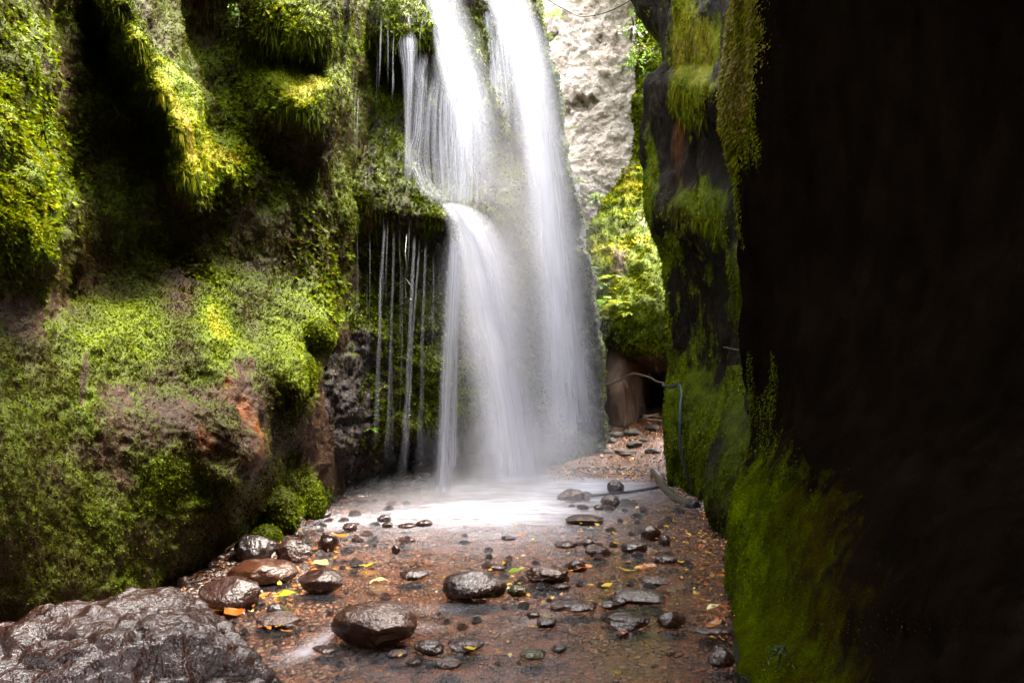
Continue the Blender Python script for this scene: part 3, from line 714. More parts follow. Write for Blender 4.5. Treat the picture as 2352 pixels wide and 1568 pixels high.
# lower mossy buttress between the dark wall and the nearest wall
rows = [(840, [(1840, 7.6), (1700, 7.3), (1680, 7.0), (1700, 6.8), (1760, 6.4), (1900, 6.0)]),
        (930, [(1840, 7.6), (1680, 7.2), (1662, 6.9), (1690, 6.6), (1760, 6.2), (1900, 5.8)]),
        (1020, [(1840, 7.6), (1650, 7.1), (1636, 6.8), (1672, 6.4), (1750, 6.0), (1900, 5.6)]),
        (1100, [(1840, 7.5), (1630, 7.0), (1617, 6.7), (1655, 6.3), (1740, 5.9), (1900, 5.5)]),
        (1160, [(1840, 7.4), (1632, 7.0), (1620, 6.6), (1655, 6.2), (1740, 5.8), (1900, 5.4)]),
        (1220, [(1840, 7.4), (1660, 7.0), (1650, 6.5), (1675, 6.1), (1740, 5.7), (1900, 5.3)]),
        (1320, [(1840, 7.4), (1690, 7.0), (1680, 6.4), (1700, 6.1), (1750, 5.7), (1900, 5.3)])]
but = loft(rows, 150, 220)
but.displace(0.10 * fbm(but.p * np.array([1, 1, 0.5]), 2, 3, 111) + 0.035 * fbm(but.p * np.array([1, 1, 0.4]), 7, 4, 112))
na = fbm(but.p * np.array([1, 1, 0.4]), 4, 4, 113)
cover = np.clip(0.6 + 0.6 * na, 0, 1)
but.a = {"moss": cover, "tone": np.clip(0.40 + 0.2 * na, 0.1, 0.9), "rust": 0 * cover}
tag(but.build("moss_buttress", dark_mat), "low rounded mossy buttress at the foot of the dark wall", "rock", None, "structure")
s_ = ((but.U < 1760)).astype(float)
carpet(but, "moss", 16000, np.clip(cover - 0.2, 0, 1), s_, (4, 10), 0.4, mat=moss_dark, droop=1.0, lift=0.5, jitter=0.5, label="olive moss on the low buttress")

# nearest wall, in deep shade
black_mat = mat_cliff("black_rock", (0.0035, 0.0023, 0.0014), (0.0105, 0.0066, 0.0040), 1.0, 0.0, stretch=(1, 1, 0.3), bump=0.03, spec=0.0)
def near_row(v, ue, de, f1, f2):
    return (v, [(ue + 320, de + 2.6), (ue + 60, de + 1.0), (ue + 5, de + 0.3), (ue, de), (ue + 45, de - 0.25), (ue + 160, de - f1), (ue + 420, de - f2), (2500, de - f2 - 0.75), (3300, 1.9), (4600, 1.1)])
rows = [near_row(-1700, 1470, 4.8, 0.8, 1.4), near_row(-800, 1610, 4.8, 0.8, 1.4), near_row(-200, 1690, 4.9, 0.7, 1.4), near_row(0, 1684, 4.95, 0.6, 1.3), near_row(100, 1682, 5.0, 0.6, 1.3), near_row(250, 1678, 5.0, 0.6, 1.3),
        near_row(400, 1692, 5.0, 0.6, 1.3), near_row(550, 1700, 5.0, 0.6, 1.3), near_row(650, 1708, 5.0, 0.65, 1.4), near_row(760, 1704, 5.0, 0.7, 1.5), near_row(900, 1712, 4.95, 0.7, 1.6), near_row(1000, 1718, 4.85, 0.75, 1.7),
        near_row(1100, 1702, 4.7, 0.8, 1.8), near_row(1200, 1686, 4.5, 0.8, 1.8), near_row(1300, 1674, 4.35, 0.8, 1.8), near_row(1400, 1668, 4.2, 0.75, 1.8), near_row(1480, 1676, 3.85, 0.6, 1.5), near_row(1580, 1716, 3.3, 0.5, 1.2), near_row(1700, 1790, 2.9, 0.4, 1.0)]
near = loft(rows, 380, 620)
U, V = near.U, near.V
near.displace(0.10 * fbm(near.p * np.array([1, 1, 0.5]), 1.7, 3, 121) + 0.05 * fbm(near.p * np.array([1, 1, 0.35]), 5, 4, 122))
near.displace(0.014 * fbm(near.p * np.array([1, 1, 0.35]), 18, 3, 123))
na, nb_ = fbm(near.p * np.array([1, 1, 0.4]), 2.5, 4, 124), fbm(near.p * np.array([1, 1, 0.3]), 9, 3, 125)
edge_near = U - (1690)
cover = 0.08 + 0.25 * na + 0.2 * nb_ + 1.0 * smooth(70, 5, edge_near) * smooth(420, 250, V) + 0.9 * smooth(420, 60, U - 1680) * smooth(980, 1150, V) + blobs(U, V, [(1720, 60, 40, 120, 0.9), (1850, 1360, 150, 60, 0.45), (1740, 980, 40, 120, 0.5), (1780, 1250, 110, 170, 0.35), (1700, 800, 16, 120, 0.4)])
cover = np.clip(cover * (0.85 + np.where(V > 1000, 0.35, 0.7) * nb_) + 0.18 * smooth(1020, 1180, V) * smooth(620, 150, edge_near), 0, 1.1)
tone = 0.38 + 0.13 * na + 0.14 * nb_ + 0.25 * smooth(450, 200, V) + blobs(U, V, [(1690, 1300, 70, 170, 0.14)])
near.a = {"moss": np.clip(cover * 0.45 * smooth(1150, 900, V) + (0.72 * smooth(620, 0, edge_near) ** 1.3 + 0.16 * fbm(near.p, 9, 4, 128)) * smooth(930, 1200, V), 0, 1), "tone": np.clip(tone - 0.05 * smooth(930, 1200, V) + 0.10 * fbm(near.p, 8, 3, 129) - 0.16 * smooth(60, 330, edge_near) * smooth(930, 1200, V), 0.08, 0.95), "rust": 0 * cover}  # moss tone darkens outward, painting in the fall of light from the edge
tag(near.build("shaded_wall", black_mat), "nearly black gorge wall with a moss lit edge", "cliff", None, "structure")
seen = ((U > 1600) & (U < 2400) & (V > -80) & (V < 1600)).astype(float); seen[:, :70] = 0
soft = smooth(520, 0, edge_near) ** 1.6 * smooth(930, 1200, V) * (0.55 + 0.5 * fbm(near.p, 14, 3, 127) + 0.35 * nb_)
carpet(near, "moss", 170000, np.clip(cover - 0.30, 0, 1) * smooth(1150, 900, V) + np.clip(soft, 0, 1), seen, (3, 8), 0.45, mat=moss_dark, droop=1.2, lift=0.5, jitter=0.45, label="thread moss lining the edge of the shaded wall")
hang = np.clip(blobs(U, V, [(1725, 40, 42, 110, 1.5), (1697, 200, 22, 140, 1.2), (1692, 420, 9, 160, 0.7)]) - 0.1, 0, 2) * (0.55 + 0.6 * nb_)
carpet(near, "hanging_moss", 16000, hang, seen, (6, 18), 0.28, mat=moss_near, droop=1.1, lift=0.6, jitter=0.7, dtone=0.22, label="bright yellow moss curtain at the top of the shaded wall")

# unseen roof added behind and above the viewpoint to block sky light
a1, a2 = np.meshgrid(np.linspace(-8.0, 7.5, 120), np.linspace(0, 1, 80))
back = np.interp(a1, [-5, -2.5, -1, 0.5, 1.5, 8], [1.8, 1.4, 2.6, 4.6, 5.2, 5.2])          # how far forward the lip of the roof reaches
t_ = np.clip(a2 / 0.5, 0, 1); w_ = np.clip((a2 - 0.5) / 0.5, 0, 1)
Yr = np.where(a2 < 0.5, -5.4 + 2.2 * t_ ** 2, -3.2 + (back + 3.2) * w_)
Zr = np.where(a2 < 0.5, -0.5 + 6.6 * np.sin(t_ * math.pi / 2) , 6.1 + 0.4 * w_ - 0.25 * np.maximum(a1, 0) * w_ * 0.3)
roof = Sheet(np.stack([a1, Yr, Zr], -1), a1, a2)
roof.p = roof.p + 0.5 * np.stack([fbm(roof.p, 0.7, 3, 131), fbm(roof.p, 0.7, 3, 132), fbm(roof.p, 0.7, 3, 133)], -1)
zr = 0 * a1; roof.a = {"moss": zr, "tone": zr + 0.2, "rust": zr}
tag(roof.build("sky_block_roof", black_mat), "unseen dark roof added to block sky light above the stream mouth", "cliff", None, "structure")

# ------------------------------------------------------------------ water
m = M("clear_water")
lw = m.n("ShaderNodeFresnel"); lw.inputs[0].default_value = 1.33
nz = m.noise(5, 3, 0.5, stretch=(1, 0.6, 1)); nz2 = m.noise(18, 2, 0.5, stretch=(1, 0.5, 1))
nb2 = m.bump(m.math('ADD', nz, m.math('MULTIPLY', nz2, 0.3)), 0.35, 0.02)
m.l(nb2, lw.inputs["Normal"])
g = m.n("ShaderNodeBsdfGlossy"); g.inputs["Roughness"].default_value = 0.18; g.inputs[0].default_value = (0.92, 0.85, 0.80, 1); m.l(nb2, g.inputs["Normal"])
t = m.n("ShaderNodeBsdfTransparent"); t.inputs[0].default_value = (0.84, 0.68, 0.55, 1)
x = m.n("ShaderNodeMixShader"); m.l(lw.outputs[0], x.inputs[0]); m.l(t.outputs[0], x.inputs[1]); m.l(g.outputs[0], x.inputs[2])
# churned white water near where the falls strike
d_ = m.n("ShaderNodeBsdfDiffuse"); d_.inputs[0].default_value = (0.60, 0.61, 0.70, 1)
tr_ = m.n("ShaderNodeBsdfTranslucent"); tr_.inputs[0].default_value = (0.60, 0.61, 0.70, 1)
dm = m.n("ShaderNodeMixShader"); dm.inputs[0].default_value = 0.25; m.l(d_.outputs[0], dm.inputs[1]); m.l(tr_.outputs[0], dm.inputs[2])
fo = m.math('MULTIPLY', m.attr("foam"), m.val(m.noise(3.5, 5, 0.6, stretch=(0.7, 1.6, 1)), 0.3, 0.65, 0.35, 1.35))
fo = m.math('MINIMUM', fo, 0.96)
y = m.n("ShaderNodeMixShader"); m.l(fo, y.inputs[0]); m.l(x.outputs[0], y.inputs[1]); m.l(dm.outputs[0], y.inputs[2])
water_mat = m.done(y.outputs[0])
X, Y = np.meshgrid(np.linspace(-3.2, 2.6, 260), np.linspace(0.6, 10.6, 460))
def foam_at(x, y):
    d = np.maximum(y, 0.5); u = x / d * F + CU; v = HV + EYE * F / d
    return blobs(u, v, [(1190, 1118, 190, 28, 0.50), (1130, 1166, 160, 24, 0.42), (1000, 1178, 140, 16, 0.28), (870, 1192, 130, 13, 0.30), (780, 1206, 60, 12, 0.32), (1180, 1182, 170, 30, 0.25), (1350, 1116, 140, 20, 0.5), (1250, 1140, 190, 40, 0.28), (1130, 1208, 280, 55, 0.26),
        (740, 1470, 70, 16, 0.34, -35), (690, 1500, 60, 12, 0.28, -20), (800, 1440, 40, 8, 0.2), (1040, 1400, 130, 12, 0.12), (1230, 1420, 60, 10, 0.18, -20), (1300, 1390, 40, 8, 0.12), (980, 1440, 30, 12, 0.18), (1000, 1560, 400, 60, 0.06)])
foam = np.clip(0.80 * foam_at(X, Y), 0, 0.8) + 0.02
Zw = 0.004 * fbm(np.stack([X, Y, 0 * X], -1), 4, 2, 141) + 0.03 * foam ** 2 * (1 + 0.4 * fbm(np.stack([X, Y, 0 * X], -1), 3, 2, 142)) * (Y > 5.5)
me = raw_mesh("stream_water", np.stack([X, Y, Zw], -1).reshape(-1, 3), grid_faces(*X.shape)[:, ::-1], {"foam": foam})
tag(link("stream_water", me, water_mat), "shallow clear stream water turning white below the falls", "water", None, "structure")

SILK = mat_fall("silky_water", 8.0, 0.22, 0.68, 1.7, dens=0.8)
VEIL = mat_fall("thin_veil_water", 16.0, 0.42, 0.70, 0.8, dens=0.65)
SOFT = mat_fall("soft_falling_water", 4.0, 0.08, 0.72, 1.7, dens=0.62)
THREAD = mat_fall("thread_water", 2.0, 0.28, 0.7, 1.0, fy=0.6, dens=0.6)
_seed = [0]
def ribbon(path, nu=14, nv=70, bulge=0.10, fade_in=0.06, fade_out=0.1, wob=0.0, strength=1.0):
    """path rows: (u centre, v, depth, width in picture units)"""
    _seed[0] += 1; sd = _seed[0]
    a = np.array(path, float)
    t = np.concatenate([[0], np.cumsum(np.hypot(np.diff(a[:, 0]), np.diff(a[:, 1])))]); tt = np.linspace(0, t[-1], nv)
    q = hermite(t, a, tt)
    s = np.linspace(0, 1, nu)[None]
    wv = wob * fbm(np.stack([tt / 60, tt * 0 + sd, tt * 0], -1), 1, 2, sd)[:, None]
    U = q[:, :1] + (s - 0.5) * q[:, 3:4] + wv * q[:, 3:4]
    Dd = q[:, 2:3] - bulge * (1 - (2 * s - 1) ** 2) + 0.04 * fbm(np.stack([s * 5 + 0 * q[:, :1], tt[:, None] / 200 + 0 * s, 0 * s + sd + 0 * q[:, :1]], -1), 1, 2, sd)
    V = np.repeat(q[:, 1:2], nu, 1)
    k = tt / t[-1]
    fade = smooth(0, max(fade_in, 1e-3), k) * smooth(1, 1 - max(fade_out, 1e-3), k) * strength
    along = tt / F * q[:, 2]
    uv = np.stack([np.repeat(s, nv, 0) * 0.998 + 0.001 + sd * 3, np.repeat(along[:, None], nu, 1) + sd * 7.7], -1)
    return P(U, V, Dd), uv, np.repeat(fade[:, None], nu, 1)

def water_mesh(name, ribbons, mat, parent=None):
    vs_, fs_, uvs, fd, o = [], [], [], [], 0
    for p, uv, f in ribbons:
        nv, nu = f.shape
        vs_.append(p.reshape(-1, 3)); fs_.append(grid_faces(nv, nu) + o); uvs.append(uv.reshape(-1, 2)); fd.append(f.ravel()); o += nv * nu
    me = raw_mesh(name, np.concatenate(vs_), np.concatenate(fs_), {"fade": np.concatenate(fd)}, np.concatenate(uvs))
    return link(name, me, mat, parent)

def shift(path, du=0, dd=0, ws=1.0): return [(u + du, v, d + dd, w * ws) for u, v, d, w in path]

A = [(975, -260, 8.6, 60), (984, -100, 8.55, 62), (1000, 0, 8.5, 66), (1030, 100, 8.4, 78), (1060, 200, 8.35, 84), (1085, 300, 8.3, 86), (1100, 400, 8.3, 90), (1110, 520, 8.3, 96)]
o = water_mesh("waterfall", [ribbon(A, fade_in=0.0, fade_out=0.55), ribbon(shift(A, -8, 0.12, 0.8), fade_in=0.0, fade_out=0.7), ribbon(shift(A, 10, 0.3, 2.0), fade_in=0.0, fade_out=0.5, strength=0.6), ribbon(shift(A, 6, 0.22, 1.5), fade_in=0.0, fade_out=0.5)], SILK)
tag(o, "white chute of water sliding down the upper cliff lobe to the ledge", "waterfall", "waterfall streams")
B = [(1030, 150, 8.5, 70), (1020, 250, 8.45, 100), (1022, 350, 8.4, 120), (1030, 470, 8.35, 110)]
B2 = [(1070, 230, 8.5, 60), (1072, 330, 8.5, 110), (1068, 480, 8.45, 140)]
o = water_mesh("waterfall", [ribbon(B, fade_in=0.3, fade_out=0.05, strength=1.0), ribbon(shift(B, 5, -0.1), fade_in=0.2, fade_out=0.05), ribbon(B2, fade_in=0.3, fade_out=0.1, strength=0.9), ribbon(shift(B2, 10, -0.1), fade_in=0.3)], VEIL)
tag(o, "thin veil of fine water strands dropping onto the middle ledge", "waterfall", "waterfall streams")
L1 = [(1018, 464, 8.1, 34), (1040, 474, 8.0, 50), (1062, 498, 7.95, 66), (1082, 540, 7.9, 84), (1105, 620, 7.9, 108), (1125, 720, 7.9, 124), (1150, 850, 7.95, 128), (1172, 980, 8.0, 132), (1182, 1060, 8.05, 140), (1185, 1125, 8.1, 160)]
o = water_mesh("waterfall", [ribbon(L1, fade_in=0.04, fade_out=0.06, bulge=0.2), ribbon(shift(L1, -2, 0.15, 1.35), fade_out=0.06, bulge=0.2), ribbon(shift(L1, 10, 0.3, 1.6), fade_out=0.06, bulge=0.25), ribbon(shift(L1, 20, 0.5, 2.0), fade_in=0.2, strength=0.4), ribbon(shift(L1, 4, 0.4, 2.2), fade_in=0.25, strength=0.3)], SOFT)
tag(o, "broad white curtain falling from the middle ledge into the pool", "waterfall", "waterfall streams")
H1 = [(1095, -260, 9.5, 90), (1130, -100, 9.4, 84), (1165, 0, 9.35, 78), (1195, 80, 9.3, 84), (1222, 180, 9.25, 92), (1242, 300, 9.25, 98), (1258, 430, 9.3, 104), (1274, 580, 9.35, 112), (1292, 750, 9.4, 122), (1304, 900, 9.5, 134), (1312, 1040, 9.6, 150), (1314, 1110, 9.6, 160)]
o = water_mesh("waterfall", [ribbon(H1, fade_in=0.0, fade_out=0.12, bulge=0.25), ribbon(shift(H1, -2, 0.2, 1.15), fade_in=0.0, fade_out=0.5, bulge=0.2), ribbon(shift(H1, 4, 0.35, 1.5), fade_in=0.0, fade_out=0.14, bulge=0.3), ribbon(shift(H1, -10, 0.5, 0.7), fade_in=0.0, fade_out=0.6)], SOFT)
tag(o, "tall free falling water column beside the pale cliff", "waterfall", "waterfall streams")
I1 = [(1120, -60, 9.75, 150), (1135, 60, 9.8, 170), (1150, 200, 9.9, 170), (1165, 380, 10.0, 150)]
o = water_mesh("waterfall", [ribbon(I1, fade_in=0.05, fade_out=0.6, strength=1.1), ribbon(shift(I1, -30, 0.05, 1.1), fade_in=0.1, fade_out=0.5, strength=0.9), ribbon(shift(I1, 8, 0.15, 0.8), fade_in=0.3, fade_out=0.5, strength=0.9)], VEIL)
tag(o, "fine streaks of water between the chute and the tall column", "waterfall", "waterfall streams")
G1 = [(1046, 530, 7.9, 26), (1040, 640, 7.85, 34), (1030, 800, 7.8, 36), (1024, 950, 7.8, 36), (1020, 1060, 7.8, 38), (1016, 1160, 7.8, 52)]
G2 = [(1052, 560, 7.95, 20), (1048, 700, 7.9, 22), (1046, 850, 7.9, 22), (1042, 1000, 7.9, 24), (1040, 1110, 7.9, 30)]
o = water_mesh("waterfall", [ribbon(G1, fade_in=0.1, fade_out=0.08, bulge=0.05, nu=10), ribbon(shift(G1, 4, 0.1, 1.4), fade_out=0.1, bulge=0.05, strength=0.6, nu=10), ribbon(G2, fade_in=0.15, fade_out=0.1, bulge=0.04, nu=8)], SILK)
tag(o, "narrow straight stream splashing down in front of the undercut", "waterfall", "waterfall streams")
C1 = [(932, 60, 8.3, 18), (934, 100, 8.2, 46), (938, 160, 8.15, 34), (938, 240, 8.1, 24), (936, 330, 8.1, 18), (934, 430, 8.1, 20)]
C2 = [(968, 120, 8.4, 30), (964, 180, 8.3, 26), (956, 300, 8.2, 20), (948, 360, 8.15, 22), (955, 400, 8.1, 24), (972, 436, 8.05, 26), (1004, 466, 8.0, 26)]
o = water_mesh("waterfall", [ribbon(C1, fade_in=0.1, fade_out=0.2, bulge=0.04), ribbon(shift(C1, 3, -0.05), fade_in=0.1, bulge=0.04), ribbon(C2, fade_in=0.1, fade_out=0.15, bulge=0.05, strength=1.1, wob=0.3), ribbon(shift(C2, 10, 0.03, 1.8), fade_in=0.55, fade_out=0.1, strength=0.9)], VEIL)
tag(o, "fan of bright strands pouring from the upper lobe onto the ledge", "waterfall", "waterfall streams")
# thin threads
threads = []
for k in range(40):
    u = rng.uniform(800, 1030); up_ = rng.random() < 0.6
    if up_:
        u = rng.choice([rng.uniform(800, 830), rng.uniform(862, 915), rng.uniform(965, 1010)]); v0 = 60 + 60 * vnoise(np.array([u * 0.05, 0, 3.0])) + rng.uniform(-30, 110) + (60 if u < 840 or u > 960 else 0); ln = rng.uniform(60, 240)
    else:
        v0 = np.interp(u, [800, 910, 960, 1030], [495, 500, 520, 545]) + rng.uniform(-10, 140); ln = rng.uniform(90, 420)
    threads.append((u, v0, v0 + ln, rng.uniform(1.4, 3.4) * (1.5 if rng.random() < 0.2 else 1), np.interp(u, [800, 900, 1030], [7.65, 7.95, 8.0]) + (0.15 if up_ else -0.1)))
threads += [(1080, 640, 1000, 6, 8.2), (1066, 560, 900, 6, 8.2), (1028, 560, 900, 7, 7.9)]
tagged = ["thin water thread dripping off the cliff lobes"]
for k, (u, v0, v1, w_, d) in enumerate(threads):
    lean = rng.uniform(-8, 2)
    pth = [(u, v0, d, w_), (u + lean * 0.3, v0 * 0.6 + v1 * 0.4, d - 0.03, w_ * 1.1), (u + lean, v1, d - 0.05, w_ * 0.9)]
    o = water_mesh("water_thread", [ribbon(pth, 5, 30, 0.01, 0.25, 0.6, wob=0.5, strength=rng.uniform(0.12, 0.42) * (1.5 if v0 < 400 else 1.0))], THREAD)
    tag(o, "thin water thread dripping straight down over the mossy cliff", "water thread", "thin water threads")
long_threads = [([(905, 530, 7.85, 5), (900, 700, 7.8, 8), (896, 880, 7.75, 12), (892, 1080, 7.75, 30)], 0.4, "faint long water thread left of the widening one over the moss"),
                ([(978, 560, 7.85, 6), (972, 720, 7.8, 8), (968, 900, 7.75, 12), (965, 1100, 7.75, 26)], 0.4, "faint long water thread just before the narrow straight stream"),
                ([(884, 520, 7.7, 8), (876, 640, 7.65, 9), (872, 760, 7.65, 10), (866, 900, 7.65, 12), (862, 1040, 7.7, 18)], 0.55, "long wavering water thread nearest the glossy wet rock"),
                ([(953, 540, 7.8, 7), (944, 680, 7.7, 9), (938, 850, 7.65, 12), (930, 1000, 7.65, 18), (920, 1140, 7.65, 36)], 0.6, "long water thread widening to a faint spray before the undercut"),
                ([(962, 580, 7.8, 5), (950, 740, 7.7, 6), (942, 900, 7.7, 6), (936, 1040, 7.7, 8)], 0.6, "long hair thin water thread crossing the stick on the vine")]
for pth, st, lb in long_threads:
    o = water_mesh("water_thread", [ribbon(pth, 7, 60, 0.02, 0.05, 0.25, wob=0.2, strength=st)], THREAD)
    tag(o, lb, "water thread", "long water threads")

# ------------------------------------------------------------------ stones
S_DARK = mat_wet_stone("wet_black_stone", (0.020, 0.008, 0.0055), (0.050, 0.020, 0.013))
S_BROWN = mat_wet_stone("wet_brown_stone", (0.040, 0.014, 0.007), (0.085, 0.032, 0.015), (0.045, 0.035, 0.008))
S_GREY = mat_wet_stone("wet_grey_stone", (0.018, 0.012, 0.012), (0.045, 0.032, 0.032), rough=(0.1, 0.25))
S_ROUGH = mat_wet_stone("wet_rough_stone", (0.035, 0.016, 0.012), (0.09, 0.045, 0.034), rough=(0.15, 0.4), bump=0.03, scale=1.3)
S_OLIVE = mat_wet_stone("wet_olive_stone", (0.03, 0.024, 0.005), (0.07, 0.055, 0.012), rough=(0.1, 0.25))
S_RED = mat_wet_stone("wet_red_stone", (0.12, 0.03, 0.012), (0.2, 0.06, 0.025), rough=(0.1, 0.25))
S_BIG = mat_wet_stone("wet_boulder_rock", (0.024, 0.009, 0.006), (0.058, 0.023, 0.016), (0.022, 0.028, 0.004), 0.60, rough=(0.10, 0.28), bump=0.028, scale=1.0, coat=0.3)
S_DRY = mat_wet_stone("dull_grey_stone", (0.028, 0.020, 0.016), (0.065, 0.048, 0.038), rough=(0.65, 0.8), coat=0.0)
GROUP_ROCK = "wet stones in and beside the stream"

def stone(u, vb, w, h, mat, label=None, seed=0, sub=5, facets=9, rough=0.06, lump=0.16, name="rock", group=GROUP_ROCK, deep=0.8, rot=None, sink=0.25, ground=True, cat="rock"):
    x0, y0, z0, d0 = ground_hit(u, vb)
    W = w / F * d0; Dp = W * deep
    d = d0 + Dp * 0.42
    ztop = EYE - (vb - h - HV) / F * (d)
    Hh = max(ztop - z0, 0.02)
    v, f = rock_verts(seed * 31 + 17, sub, max(2, facets // 2), rough * 1.3, lump, 0.66, 0.95)
    Hf = Hh * (1 + sink)
    zz = v[:, 2] * Hf / 2
    v = np.stack([v[:, 0] * W / 2, v[:, 1] * Dp / 2, zz], -1)
    me = raw_mesh(name, v, f)
    o = link(name, me, mat)
    o.location = ((u - CU) / F * d, d, z0 + Hh - Hf / 2)
    if rot: o.rotation_euler = rot
    return tag(o, label, cat, group)

# the big boulder at the lower corner of the view
v, f = rock_verts(904, 7, 10, 0.05, 0.2, 0.6, 0.92)
v = v + unit(v) * (0.06 * fbm(v, 4, 4, 5) - 0.06 * (1 - np.abs(fbm(v, 3.5, 3, 8)) * 2.5).clip(0, 1) ** 3 + 0.03 * fbm(v, 13, 3, 9))[:, None]
v = v * np.array([0.78, 0.66, 0.56])
me = raw_mesh("boulder", v, f); big = link("boulder", me, S_BIG)
big.location = (-1.62, 2.72, 0.03); big.rotation_euler = (R(26), R(13), R(14))
tag(big, "huge glossy wet boulder with a mossy side in front of the mossy cliff", "boulder")
fn = unit(v); k_ = np.nonzero((fn[:, 0] > 0.25) & (fn[:, 2] > -0.3) & (fbm(v, 4, 3, 77) > 0.0))[0]
k_ = rng.choice(k_, 2600)
leaf_quads("moss", v[k_], fn[k_], rng.uniform(0.006, 0.014, 2600), rng.uniform(0.004, 0.008, 2600), rng.uniform(0.15, 0.5, 2600), moss_near, parent=big, kind=None)

